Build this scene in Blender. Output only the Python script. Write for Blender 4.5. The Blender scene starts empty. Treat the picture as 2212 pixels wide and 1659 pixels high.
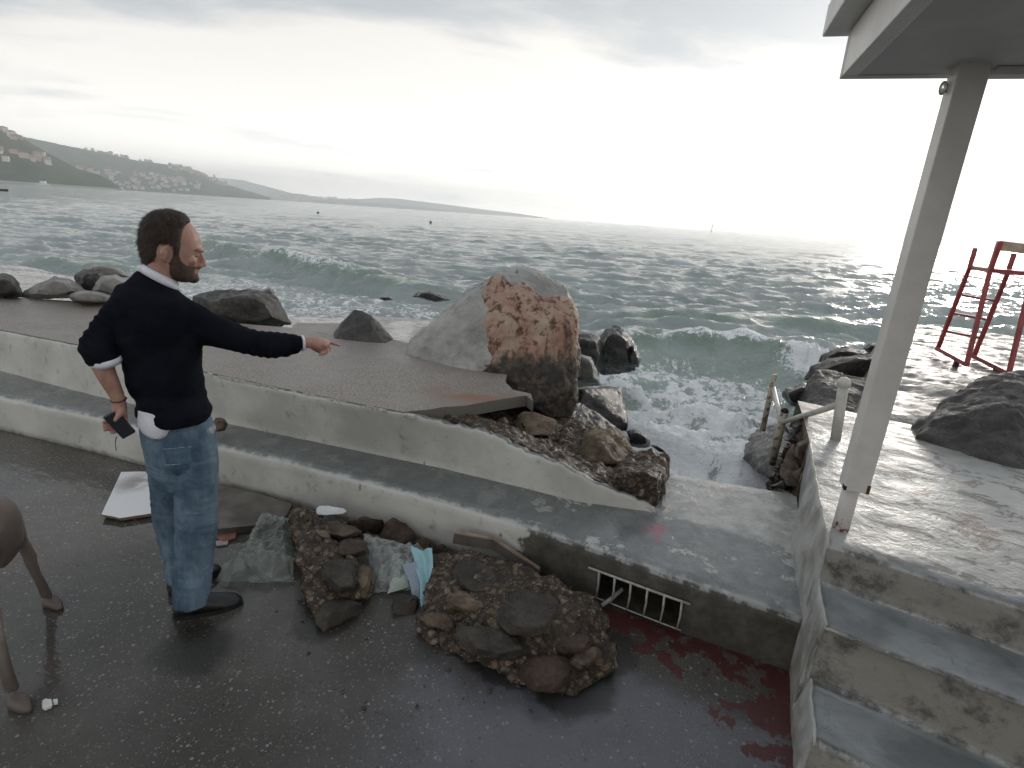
import bpy, bmesh, math, random
import numpy as np
from mathutils import Vector, Matrix

random.seed(7); RNG = np.random.default_rng(7)
R = math.radians
scene = bpy.context.scene
col = scene.collection

# ------------------------------------------------------------------ camera
CW, CX, CY, CF = 2212.0, 1106.0, 829.5, 1176.0
ROLL = R(3.95); PITCH = math.atan(362 / CF); CAMH = 1.9
cam_data = bpy.data.cameras.new("camera"); cam = bpy.data.objects.new("camera", cam_data); col.objects.link(cam)
cam_data.sensor_width = 36; cam_data.lens = CF / CW * 36; cam_data.clip_start = 0.05; cam_data.clip_end = 60000
cam.matrix_world = Matrix.Translation((0, 0, CAMH)) @ Matrix.Rotation(R(90) - PITCH, 4, 'X') @ Matrix.Rotation(ROLL, 4, 'Z')
scene.camera = cam

# ------------------------------------------------------------------ world and sun
SUN_AZ, SUN_EL = R(38.0), R(7.0)          # azimuth measured from +Y towards +X
SUN_DIR = Vector((math.sin(SUN_AZ) * math.cos(SUN_EL), math.cos(SUN_AZ) * math.cos(SUN_EL), math.sin(SUN_EL)))
scene.view_settings.view_transform = 'Standard'; scene.view_settings.look = 'None'
scene.cycles.volume_bounces = 6
scene.view_settings.exposure = 0.35; scene.view_settings.gamma = 1.0; scene.view_settings.use_curve_mapping = False
sun_d = bpy.data.lights.new("sun", 'SUN'); sun_d.energy = 1.3; sun_d.angle = R(10); sun_d.color = (1.0, 0.93, 0.84)
sun = bpy.data.objects.new("sun", sun_d); col.objects.link(sun)
sun.rotation_euler = (-SUN_DIR).to_track_quat('-Z', 'Y').to_euler()

class NT:
    """small node-tree writer"""
    def __init__(s, tree): s.t = tree; s.n = tree.nodes; s.l = tree.links; s.n.clear()
    def new(s, typ, **kw):
        nd = s.n.new(typ)
        for k, v in kw.items(): setattr(nd, k, v)
        return nd
    def put(s, sock, v):
        if v is None: return
        if isinstance(v, bpy.types.NodeSocket): s.l.new(v, sock)
        elif isinstance(v, (tuple, list)) and len(v) == 3 and sock.type == 'RGBA': sock.default_value = (*v, 1)
        else: sock.default_value = v
    def math(s, op, a, b=None, c=None, clamp=False):
        nd = s.new('ShaderNodeMath', operation=op, use_clamp=clamp)
        s.put(nd.inputs[0], a); s.put(nd.inputs[1], b); s.put(nd.inputs[2], c); return nd.outputs[0]
    def vmath(s, op, a, b=None, scale=None):
        nd = s.new('ShaderNodeVectorMath', operation=op); s.put(nd.inputs[0], a); s.put(nd.inputs[1], b)
        if scale is not None: s.put(nd.inputs['Scale'], scale)
        return nd.outputs['Value'] if op in ('DOT_PRODUCT', 'LENGTH') else nd.outputs[0]
    def sep(s, v): nd = s.new('ShaderNodeSeparateXYZ'); s.put(nd.inputs[0], v); return nd.outputs
    def comb(s, x, y, z):
        nd = s.new('ShaderNodeCombineXYZ'); s.put(nd.inputs[0], x); s.put(nd.inputs[1], y); s.put(nd.inputs[2], z); return nd.outputs[0]
    def noise(s, vec, scale, detail=4.0, rough=0.55, dist=0.0):
        nd = s.new('ShaderNodeTexNoise'); s.put(nd.inputs['Vector'], vec); s.put(nd.inputs['Scale'], scale)
        s.put(nd.inputs['Detail'], detail); s.put(nd.inputs['Roughness'], rough); s.put(nd.inputs['Distortion'], dist); return nd.outputs['Fac']
    def vor(s, vec, scale, feature='F1', rand=1.0, out='Distance'):
        nd = s.new('ShaderNodeTexVoronoi', feature=feature); s.put(nd.inputs['Vector'], vec); s.put(nd.inputs['Scale'], scale)
        s.put(nd.inputs['Randomness'], rand); return nd.outputs[out]
    def mapr(s, v, a, b, c=0.0, d=1.0, smooth=True):
        nd = s.new('ShaderNodeMapRange', interpolation_type='SMOOTHSTEP' if smooth else 'LINEAR'); nd.clamp = True
        for i, x in enumerate((v, a, b, c, d)): s.put(nd.inputs[i], x)
        return nd.outputs[0]
    def mix(s, f, a, b, mode='MIX'):
        nd = s.new('ShaderNodeMix', data_type='RGBA', blend_type=mode); s.put(nd.inputs[0], f); s.put(nd.inputs[6], a); s.put(nd.inputs[7], b); return nd.outputs[2]
    def mixf(s, f, a, b):
        nd = s.new('ShaderNodeMix', data_type='FLOAT'); s.put(nd.inputs[0], f); s.put(nd.inputs[2], a); s.put(nd.inputs[3], b); return nd.outputs[0]
    def bump(s, h, strength=0.5, dist=0.01, normal=None):
        nd = s.new('ShaderNodeBump'); s.put(nd.inputs['Height'], h); s.put(nd.inputs['Strength'], strength); s.put(nd.inputs['Distance'], dist); s.put(nd.inputs['Normal'], normal); return nd.outputs[0]
    def attr(s, name): nd = s.new('ShaderNodeAttribute'); nd.attribute_name = name; return nd.outputs['Fac']
    def pos(s): return s.new('ShaderNodeNewGeometry').outputs['Position']
    def nor(s): return s.new('ShaderNodeNewGeometry').outputs['Normal']

world = bpy.data.worlds.new("World"); scene.world = world; world.use_nodes = True
w = NT(world.node_tree)
wd = w.new('ShaderNodeTexCoord').outputs['Generated']
wx, wy, wz = w.sep(wd)
sky = w.new('ShaderNodeTexSky', sky_type='NISHITA'); sky.sun_disc = False; sky.sun_elevation = SUN_EL; sky.sun_rotation = SUN_AZ
zc = w.math('ADD', w.math('MAXIMUM', wz, 0.0), 0.13)
cloudp = w.comb(w.math('DIVIDE', wx, zc), w.math('DIVIDE', wy, zc), 0.0)
nd_rot = w.new('ShaderNodeVectorRotate', rotation_type='Z_AXIS'); w.put(nd_rot.inputs['Vector'], cloudp); nd_rot.inputs['Angle'].default_value = R(-14)
cp = w.vmath('MULTIPLY', nd_rot.outputs[0], (0.55, 1.0, 1.0))
cp = w.vmath('ADD', cp, (3.1, 1.7, 0.0))
n1 = w.noise(cp, 0.75, 6, 0.52, 0.3)
n2 = w.noise(cp, 2.9, 7, 0.60, 0.25)
dens = w.mapr(w.math('ADD', w.mapr(wz, .12, .32, -.08, .09), w.math('ADD', w.math('MULTIPLY', n1, 0.75), w.math('MULTIPLY', n2, 0.25))), 0.43, 0.60)
front = w.vmath('DOT_PRODUCT', wd, (0.35, 0.93, 0.0))
frontf = w.mapr(front, -0.25, 0.62, 0.0, 1.0)
sd = w.math('MAXIMUM', w.vmath('DOT_PRODUCT', wd, tuple(SUN_DIR)), 0.0)
g1 = w.math('POWER', sd, 3.0); g2 = w.math('POWER', sd, 30.0)
horiz = w.math('POWER', w.math('SUBTRACT', 1.0, w.math('MINIMUM', w.math('ABSOLUTE', wz), 1.0)), 5.0)
lum = w.math('MULTIPLY_ADD', frontf, -0.24, 0.84)  # unseen sky behind the camera made brighter, added fill for camera-facing walls
lum = w.math('MULTIPLY_ADD', w.math('MULTIPLY', horiz, frontf), 0.52, lum)
lum = w.math('MULTIPLY_ADD', w.math('MULTIPLY', w.math('POWER', horiz, 4.0), frontf), 3.4, lum)
lum = w.math('MULTIPLY_ADD', w.math('MULTIPLY', g1, horiz), 0.32, lum)
lum = w.math('MULTIPLY_ADD', g2, .45, lum)
ccol = w.mix(dens, (1.22, 1.16, 1.09), (0.60, 0.64, 0.69))
cloud = w.vmath('SCALE', ccol, scale=w.math('MULTIPLY', lum, 10.0))
fin = w.mix(0.9, w.vmath('MULTIPLY', sky.outputs[0], (1.0, 1.0, 1.0)), cloud)
bg = w.new('ShaderNodeBackground'); w.put(bg.inputs[0], fin); bg.inputs[1].default_value = 0.1
w.l.new(bg.outputs[0], w.new('ShaderNodeOutputWorld').inputs[0])

# ------------------------------------------------------------------ survey helpers: photograph measurements -> metres
def ray(px, py):
    x = (px - CX) / CF; y = -(py - CY) / CF; c, s = math.cos(ROLL), math.sin(ROLL)
    xr = c * x - s * y; yr = s * x + c * y
    return np.array([xr, math.cos(PITCH) + yr * math.sin(PITCH), -math.sin(PITCH) + yr * math.cos(PITCH)])
CAMP = np.array([0, 0, CAMH])
def Z(px, py, z=0.0): d = ray(px, py); return CAMP + d * ((z - CAMH) / d[2])     # point at height z
def Y(px, py, y): d = ray(px, py); return CAMP + d * (y / d[1])                   # point at distance y
def D(px, py, dist): d = ray(px, py); return CAMP + d * (dist / math.hypot(d[0], d[1]))
def proj(P):
    P = np.asarray(P, float).reshape(-1, 3); v = P - CAMP
    cz = v[:, 1] * math.cos(PITCH) - v[:, 2] * math.sin(PITCH); cy = v[:, 1] * math.sin(PITCH) + v[:, 2] * math.cos(PITCH)
    x = v[:, 0] / cz; y = cy / cz; c, s = math.cos(ROLL), math.sin(ROLL)
    return np.stack([CX + CF * (c * x + s * y), CY - CF * (-s * x + c * y)], 1)
C0 = np.array([1.354, 2.018]); UA = R(-23.4); U = np.array([math.cos(UA), math.sin(UA)]); V = np.array([-U[1], U[0]])
def L(u, v, z=0.0): p = C0 + U * u + V * v; return np.array([p[0], p[1], z])     # wall frame: u along the wall, v to the sea
def uv(p): q = np.asarray(p)[..., :2] - C0; return q @ U, q @ V

# ------------------------------------------------------------------ numpy noise
_perm = np.random.default_rng(3).permutation(256); _perm = np.concatenate([_perm, _perm, _perm])
_g = np.random.default_rng(4).normal(size=(256, 3)); _g /= np.linalg.norm(_g, axis=1, keepdims=True)
def pn(p):
    p = np.asarray(p, float); i = np.floor(p).astype(int); f = p - i; i &= 255
    t = f * f * f * (f * (f * 6 - 15) + 10); out = 0
    for dx in (0, 1):
        for dy in (0, 1):
            for dz in (0, 1):
                h = _perm[_perm[_perm[(i[:, 0] + dx) & 255] + ((i[:, 1] + dy) & 255)] + ((i[:, 2] + dz) & 255)]
                gg = _g[h]; d = ((f - [dx, dy, dz]) * gg).sum(1)
                wgt = (t[:, 0] if dx else 1 - t[:, 0]) * (t[:, 1] if dy else 1 - t[:, 1]) * (t[:, 2] if dz else 1 - t[:, 2])
                out = out + wgt * d
    return out * 1.6
def fbm(p, octv=4, gain=0.5, ridge=False):
    p = np.asarray(p, float); a = 1.0; s = 0; tot = 0
    for k in range(octv):
        n = pn(p + 17.3 * k)
        if ridge: n = 1 - 2 * np.abs(n)
        s = s + a * n; tot += a; a *= gain; p = p * 2.03
    return s / tot
def worley(p, seed=0):
    """distance to nearest cell point (2 nearest), numpy"""
    p = np.asarray(p, float); i = np.floor(p).astype(int); best = np.full(len(p), 9.0); sec = np.full(len(p), 9.0); cid = np.zeros(len(p), int)
    for dx in (-1, 0, 1):
        for dy in (-1, 0, 1):
            for dz in (-1, 0, 1):
                c = i + [dx, dy, dz]; h = _perm[_perm[_perm[c[:, 0] & 255] + (c[:, 1] & 255)] + ((c[:, 2] + seed) & 255)]
                q = c + 0.5 + 0.38 * _g[h]; d = np.linalg.norm(p - q, axis=1)
                m = d < best; sec = np.where(m, best, np.minimum(sec, d)); cid = np.where(m, h, cid); best = np.where(m, d, best)
    return best, sec, cid
def sstep(x, a, b): t = np.clip((x - a) / (b - a), 0, 1); return t * t * (3 - 2 * t)

# ------------------------------------------------------------------ object helpers
def tag(o, label=None, cat=None, group=None, kind=None):
    if label: o['label'] = label
    if cat: o['category'] = cat
    if group: o['group'] = group
    if kind: o['kind'] = kind
    return o
def empty(name, loc, label, cat, group=None):
    o = bpy.data.objects.new(name, None); col.objects.link(o); o.location = tuple(loc); o.empty_display_size = .1
    return tag(o, label, cat, group)
def wloc(o): return np.array(o.location, float) + (wloc(o.parent) if o.parent else 0)
def link(name, me, mat, parent=None, origin=None, smooth=True):
    """vertices are in metres in the world; the object gets its own origin"""
    n = len(me.vertices); co = np.empty(n * 3); me.vertices.foreach_get('co', co); co = co.reshape(-1, 3)
    if origin is None: origin = np.array([co[:, 0].mean(), co[:, 1].mean(), co[:, 2].min()])
    origin = np.asarray(origin, float)
    me.vertices.foreach_set('co', (co - origin).ravel()); me.update()
    o = bpy.data.objects.new(name, me); col.objects.link(o)
    if parent: o.parent = parent; o.location = tuple(origin - wloc(parent))
    else: o.location = tuple(origin)
    for m in (mat if isinstance(mat, (list, tuple)) else [mat]): me.materials.append(m)
    if smooth: me.polygons.foreach_set('use_smooth', [True] * len(me.polygons))
    return o
def mesh(name, verts, faces, mat, parent=None, origin=None, smooth=True, attrs=None):
    me = bpy.data.meshes.new(name); me.from_pydata([tuple(map(float, v)) for v in verts], [], [tuple(map(int, f)) for f in faces])
    if attrs:
        for k, a in attrs.items(): at = me.attributes.new(k, 'FLOAT', 'POINT'); at.data.foreach_set('value', np.asarray(a, dtype=np.float32))
    return link(name, me, mat, parent, origin, smooth)
def grid_faces(nr, nc, wrap=False):
    r = np.arange(nr - 1)[:, None]; c = np.arange(nc if wrap else nc - 1)[None, :]; c2 = (c + 1) % nc
    return np.stack([r * nc + c, r * nc + c2, (r + 1) * nc + c2, (r + 1) * nc + c], -1).reshape(-1, 4)
def grid_mesh(name, P, mat, parent=None, origin=None, smooth=True, attrs=None, flip=False):
    """P: (rows, cols, 3)"""
    nr, nc = P.shape[:2]; v = P.reshape(-1, 3); f = grid_faces(nr, nc)
    if flip: f = f[:, ::-1]
    me = bpy.data.meshes.new(name); me.vertices.add(len(v)); me.vertices.foreach_set('co', v.ravel())
    me.loops.add(f.size); me.polygons.add(len(f)); me.polygons.foreach_set('loop_start', np.arange(0, f.size, 4)); me.polygons.foreach_set('loop_total', np.full(len(f), 4))
    me.loops.foreach_set('vertex_index', f.ravel()); me.update(calc_edges=True)
    if attrs:
        for k, a in attrs.items(): at = me.attributes.new(k, 'FLOAT', 'POINT'); at.data.foreach_set('value', np.asarray(a, dtype=np.float32).ravel())
    return link(name, me, mat, parent, origin, smooth)
def from_bm(name, bm, mat, parent=None, origin=None, smooth=False):
    bmesh.ops.recalc_face_normals(bm, faces=bm.faces)
    me = bpy.data.meshes.new(name); bm.to_mesh(me); bm.free(); return link(name, me, mat, parent, origin, smooth)
def bm_prism(bm, pts, z0, z1):
    """pts: list of xy(z) outline; extruded between z0 and z1 (floats or per-point lists)"""
    n = len(pts); zz0 = z0 if hasattr(z0, '__len__') else [z0] * n; zz1 = z1 if hasattr(z1, '__len__') else [z1] * n
    a = [bm.verts.new((p[0], p[1], zz0[i])) for i, p in enumerate(pts)]; b = [bm.verts.new((p[0], p[1], zz1[i])) for i, p in enumerate(pts)]
    bm.faces.new(a[::-1]); bm.faces.new(b)
    for i in range(n): j = (i + 1) % n; bm.faces.new((a[i], a[j], b[j], b[i]))
def bm_bar(bm, p, q, w_, h_=None, up=(0, 0, 1)):
    """rectangular bar from p to q"""
    h_ = h_ or w_; p = Vector(p); q = Vector(q); d = (q - p).normalized(); s = d.cross(Vector(up))
    if s.length < 1e-4: s = d.cross(Vector((1, 0, 0)))
    s.normalize(); t = s.cross(d).normalized(); vs = []
    for c in (p, q): vs.append([bm.verts.new(c + s * (a * w_ / 2) + t * (b * h_ / 2)) for a, b in ((-1, -1), (1, -1), (1, 1), (-1, 1))])
    bm.faces.new(vs[0][::-1]); bm.faces.new(vs[1])
    for i in range(4): j = (i + 1) % 4; bm.faces.new((vs[0][i], vs[0][j], vs[1][j], vs[1][i]))
def bm_tube(bm, pts, rad, seg=12):
    rings = []; n = len(pts); rr = rad if hasattr(rad, '__len__') else [rad] * n
    for i, p in enumerate(pts):
        a = Vector(pts[max(i - 1, 0)]); b = Vector(pts[min(i + 1, n - 1)]); d = (b - a).normalized(); s = d.cross(Vector((.13, .21, 1)))
        if s.length < 1e-3: s = d.cross(Vector((1, 0, 0)))
        s.normalize(); t = s.cross(d)
        rings.append([bm.verts.new(Vector(p) + s * (rr[i] * math.cos(2 * math.pi * k / seg)) + t * (rr[i] * math.sin(2 * math.pi * k / seg))) for k in range(seg)])
    for a, b in zip(rings, rings[1:]):
        for k in range(seg): m = (k + 1) % seg; bm.faces.new((a[k], a[m], b[m], b[k]))
    bm.faces.new(rings[0][::-1]); bm.faces.new(rings[-1])
def bevel(o, wd_, seg=2):
    m = o.modifiers.new('bevel', 'BEVEL'); m.width = wd_; m.segments = seg; m.limit_method = 'ANGLE'; return o
def copy_tree(o, parent=None):
    c = o.copy(); col.objects.link(c); c.parent = parent
    for ch in list(o.children): copy_tree(ch, c)
    return c

def hull_mesh(pts, seg, smooth_it=2):
    bm = bmesh.new(); vs = [bm.verts.new(tuple(p)) for p in pts]; r = bmesh.ops.convex_hull(bm, input=vs)
    bmesh.ops.delete(bm, geom=[g for g in set(r['geom_interior'] + r['geom_unused']) if isinstance(g, bmesh.types.BMVert)], context='VERTS')
    bmesh.ops.triangulate(bm, faces=bm.faces)
    for it in range(9):
        ed = [e for e in bm.edges if e.calc_length() > seg]
        if not ed: break
        bmesh.ops.subdivide_edges(bm, edges=ed, cuts=1); bmesh.ops.triangulate(bm, faces=[f for f in bm.faces if len(f.verts) > 3])
        if it < smooth_it: bmesh.ops.smooth_vert(bm, verts=bm.verts, factor=.18, use_axis_x=True, use_axis_y=True, use_axis_z=True)
    for k in range(1): bmesh.ops.smooth_vert(bm, verts=bm.verts, factor=.3, use_axis_x=True, use_axis_y=True, use_axis_z=True)
    bmesh.ops.recalc_face_normals(bm, faces=bm.faces); bm.normal_update(); return bm

# ------------------------------------------------------------------ materials
def material(name, fn):
    m = bpy.data.materials.new(name); m.use_nodes = True; t = NT(m.node_tree)
    b = t.new('ShaderNodeBsdfPrincipled'); t.l.new(b.outputs[0], t.new('ShaderNodeOutputMaterial').inputs[0])
    r = fn(t) or {}
    for k, v in r.items(): t.put(b.inputs[{'color': 'Base Color', 'rough': 'Roughness', 'normal': 'Normal', 'metal': 'Metallic', 'alpha': 'Alpha', 'trans': 'Transmission Weight', 'ior': 'IOR', 'spec': 'Specular IOR Level', 'coat': 'Coat Weight', 'coatr': 'Coat Roughness', 'sss': 'Subsurface Weight', 'emit': 'Emission Color', 'emits': 'Emission Strength'}[k]], v)
    return m
def uvpos(t):
    nd = t.new('ShaderNodeVectorRotate', rotation_type='Z_AXIS'); t.put(nd.inputs['Vector'], t.vmath('SUBTRACT', t.pos(), (C0[0], C0[1], 0.0))); nd.inputs['Angle'].default_value = -UA
    return nd.outputs[0]
def simple(name, c1, c2=None, scale=6, rough=0.6, bump=0.0, bscale=60, r2=None, **kw):
    def f(t):
        p = t.pos(); n = t.noise(p, scale, 6, .6)
        d = {'color': t.mix(t.mapr(n, .35, .65), c1, c2 or c1), 'rough': rough if r2 is None else t.mapr(n, .35, .65, rough, r2)}
        if bump: d['normal'] = t.bump(t.noise(p, bscale, 5, .6), bump, .01)
        d.update(kw); return d
    return material(name, f)

def m_promenade(t):
    p = t.pos(); q = uvpos(t); u, v, _ = t.sep(q)
    big = t.noise(p, 1.1, 5, .6); mid = t.noise(p, 5, 5, .6)
    base = t.mix(t.mapr(big, .35, .65), (.046, .041, .035), (.080, .074, .066))
    # worn lavender paint on the right
    lav = t.math('MULTIPLY', t.mapr(t.math('ADD', u, t.math('MULTIPLY', big, 1.6)), -1.05, -.2), t.mapr(t.math('ADD', v, t.math('MULTIPLY', mid, .22)), -.22, -.32))
    lav = t.math('MULTIPLY', lav, t.mapr(t.noise(p, 3, 6, .7), .25, .55, .55, 1.0))
    base = t.mix(lav, base, (.112, .112, .126))
    # terrazzo chips of two sizes
    dv = t.vmath('ADD', p, t.vmath('SCALE', t.comb(mid, big, 0.0), scale=.05))
    for sc, th, keep in ((44, .34, .50), (70, .34, .42), (110, .32, .45)):
        nd = t.new('ShaderNodeTexVoronoi', feature='F1'); t.put(nd.inputs['Vector'], t.vmath('ADD', dv, t.vmath('SCALE', t.comb(t.noise(p, 70, 2), t.noise(t.vmath('ADD', p, (5., 2., 1.)), 70, 2), 0.0), scale=.004))); nd.inputs['Scale'].default_value = sc
        cr = t.sep(nd.outputs['Color'])
        rad = t.math('MULTIPLY', cr[1], th); chip = t.math('MULTIPLY', t.math('LESS_THAN', nd.outputs['Distance'], rad), t.math('GREATER_THAN', cr[0], keep))
        base = t.mix(t.math('MULTIPLY', chip, .9), base, t.mix(cr[2], (.12, .112, .10), (.23, .22, .205)))
        base = t.mix(t.math('MULTIPLY', t.math('LESS_THAN', nd.outputs['Distance'], t.math('MULTIPLY', cr[2], .25)), t.math('MULTIPLY', t.math('LESS_THAN', cr[0], .2), .7)), base, (.02, .018, .016))
    # worn red paint along the foot of the wall
    rn = t.noise(p, 7, 6, .65)
    edge = t.math('MINIMUM', t.math('MULTIPLY', v, -1.0), t.math('MULTIPLY', u, -1.0))
    rmask = t.math('GREATER_THAN', t.math('SUBTRACT', rn, t.math('MULTIPLY', edge, .62)), .43)
    rmask = t.math('MULTIPLY', t.math('MULTIPLY', rmask, t.math('LESS_THAN', edge, .75)), t.math('MULTIPLY', t.math('GREATER_THAN', edge, -.004), t.mapr(u, -1.05, -.85)))
    base = t.mix(t.math('MULTIPLY', rmask, .9), base, t.mix(t.noise(p, 30, 3), (.045, .009, .009), (.095, .018, .018)))
    for cx_, cy_, r0_, r1_ in WET_SHADE:  # wet stain and shade around debris and shoes, darkened into the floor colour
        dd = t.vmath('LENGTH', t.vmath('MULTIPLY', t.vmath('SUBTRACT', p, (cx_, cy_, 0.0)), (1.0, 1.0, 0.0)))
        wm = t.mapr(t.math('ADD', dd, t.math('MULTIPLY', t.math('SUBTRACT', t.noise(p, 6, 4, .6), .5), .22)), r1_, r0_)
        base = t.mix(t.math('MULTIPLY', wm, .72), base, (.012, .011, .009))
    pud = t.mapr(t.math('ADD', t.noise(p, .9, 4, .5), t.mapr(u, -1.8, -4.0, 0.0, .42)), .50, .68)
    rough = t.mixf(pud, t.mapr(mid, .3, .7, .24, .42), .06)
    rip = t.noise(t.vmath('MULTIPLY', q, (5.0, 16.0, 1.0)), 1.0, 4, .55)
    h = t.math('ADD', t.math('MULTIPLY', t.noise(p, 120, 4, .6), t.math('SUBTRACT', 1.0, pud)), t.math('MULTIPLY', rip, t.math('MULTIPLY', pud, 1.2)))
    return dict(color=base, rough=rough, normal=t.bump(h, .35, .006), spec=.5)
M = {}
WET_SHADE = [(float(Z(x_, y_)[0]), float(Z(x_, y_)[1]), r0_, r1_) for x_, y_, r0_, r1_ in ((1240, 1470, .16, .23), (1100, 1420, .14, .20), (700, 1335, .13, .19), (760, 1260, .12, .18), (420, 1400, .10, .22), (990, 1350, .15, .2), (1310, 1400, .12, .17))]
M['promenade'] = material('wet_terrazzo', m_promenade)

def m_wallpaint(dark=False):
    def f(t):
        p = t.pos(); q = uvpos(t); u, v, z = t.sep(q); nx, ny, nz = t.sep(t.nor())
        n = t.noise(p, 2.2, 6, .62); n2 = t.noise(p, 11, 6, .68)
        c = t.mix(t.mapr(n, .36, .64), (.41, .405, .37), (.53, .52, .48))
        c = t.mix(t.mapr(n2, .56, .72, 0, .55), c, (.13, .13, .12))
        up = t.mapr(nz, .55, .85)
        # grey paint on the treads
        tread = t.mix(t.mapr(n2, .40, .66), (.18, .188, .188), (.25, .26, .26)); tread = t.mix(t.mapr(t.math('ADD', u, t.math('MULTIPLY', n, .8)), -.2, -.9, 0, .55), tread, (.075, .078, .072))
        pale = t.mapr(t.math('ADD', t.noise(t.vmath('MULTIPLY', q, (1.0, 1.0, 1.0)), 5.5, 8, .68), t.math('MULTIPLY', t.mapr(u, -1.0, -.2), t.mapr(v, .45, .75, .0, .12))), .555, .575)
        pale = t.math('MULTIPLY', pale, t.mapr(u, -1.6, -1.0, .15, 1.0))
        tread = t.mix(pale, tread, (.40, .41, .385))
        back = t.math('MULTIPLY', t.mapr(t.math('ADD', v, t.math('MULTIPLY', n, .12)), .60, .68), t.mapr(u, -1.2, -.9))
        tread = t.mix(back, tread, t.mix(t.mapr(n2, .4, .6), (.33, .33, .31), (.46, .46, .44)))
        ve = t.vmath('SUBTRACT', q, (-.72, .37, 0.0)); er = t.vmath('LENGTH', t.vmath('MULTIPLY', ve, (1.0, 1.0, 0.0)))
        pink = t.math('LESS_THAN', t.math('ADD', er, t.math('MULTIPLY', t.math('SUBTRACT', n2, .5), .35)), .062)
        tread = t.mix(t.math('MULTIPLY', pink, up), tread, (.30, .15, .17))
        c = t.mix(up, c, tread)
        # bare dark band of the riser at the drain
        low = t.math('MULTIPLY', t.math('LESS_THAN', z, .285), t.math('SUBTRACT', 1.0, up))
        db = t.math('MULTIPLY', low, t.mapr(t.math('ADD', u, t.math('MULTIPLY', t.math('SUBTRACT', n2, .5), .30)), -1.38, -1.34))
        c = t.mix(db, c, t.mix(t.mapr(n2, .35, .72), (.045, .042, .034), (.10, .095, .08)))
        # smudges, drips and chips
        sm = t.math('GREATER_THAN', t.noise(t.vmath('MULTIPLY', q, (9.0, 9.0, 3.5)), 1.6, 5, .65), .685)
        c = t.mix(t.math('MULTIPLY', sm, .7), c, (.06, .06, .05))
        # waterline grime near the ground
        gr = t.math('MULTIPLY', low, t.mapr(t.math('ADD', z, t.math('MULTIPLY', n2, .10)), .10, .04))
        c = t.mix(t.math('MULTIPLY', gr, .75), c, (.05, .05, .045))
        # pale worn arris
        ar = t.math('MULTIPLY', t.math('MULTIPLY', t.mapr(nz, .25, .45), t.mapr(nz, .97, .8)), t.mapr(n2, .45, .55))
        c = t.mix(t.math('MULTIPLY', ar, .5), c, (.50, .52, .50))
        wet = t.mapr(nz, .6, .95)
        rough = t.mixf(wet, .55, t.mapr(t.noise(p, 4, 5, .6), .4, .6, .10, .34))
        h = t.math('ADD', t.math('MULTIPLY', pale, .35), t.math('ADD', t.math('MULTIPLY', t.noise(p, 14, 6, .6), .8), t.math('MULTIPLY', t.noise(p, 90, 4, .6), .15)))
        return dict(color=c, rough=rough, normal=t.bump(h, .45, .012), spec=.5)
    return f
M['wall'] = material('painted_concrete', m_wallpaint())

def m_terrace(t):
    p = t.pos(); q = uvpos(t); n = t.noise(p, 1.6, 5, .6)
    c = t.mix(t.mapr(n, .35, .65), (.27, .245, .215), (.36, .33, .295))
    c = t.mix(t.mapr(t.vor(p, 75), .25, .6, 0, .8), c, (.15, .13, .115)); c = t.mix(t.mapr(t.noise(p, 9, 7, .7), .52, .68, 0, .5), c, (.17, .15, .13))
    sp = t.math('GREATER_THAN', t.noise(p, 90, 3, .6), .62); c = t.mix(t.math('MULTIPLY', sp, .6), c, (.36, .31, .27))
    ru = t.mapr(t.vmath('LENGTH', t.vmath('MULTIPLY', t.vmath('SUBTRACT', q, (-2.12, .80, 0.)), (1.0, 2.0, 0.0))), .55, .1); c = t.mix(t.math('MULTIPLY', ru, t.mapr(t.noise(p, 6, 5), .35, .6, 0, .75)), c, (.24, .115, .06))
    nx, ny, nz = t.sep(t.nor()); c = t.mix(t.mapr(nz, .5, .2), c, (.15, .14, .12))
    return dict(color=c, rough=t.mapr(n, .4, .6, .42, .6), normal=t.bump(t.math('ADD', t.noise(p, 80, 4, .7), t.math('MULTIPLY', t.noise(p, 5, 5, .6), 1.2)), .5, .008))
M['terrace'] = material('pebbled_concrete', m_terrace)

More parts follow.
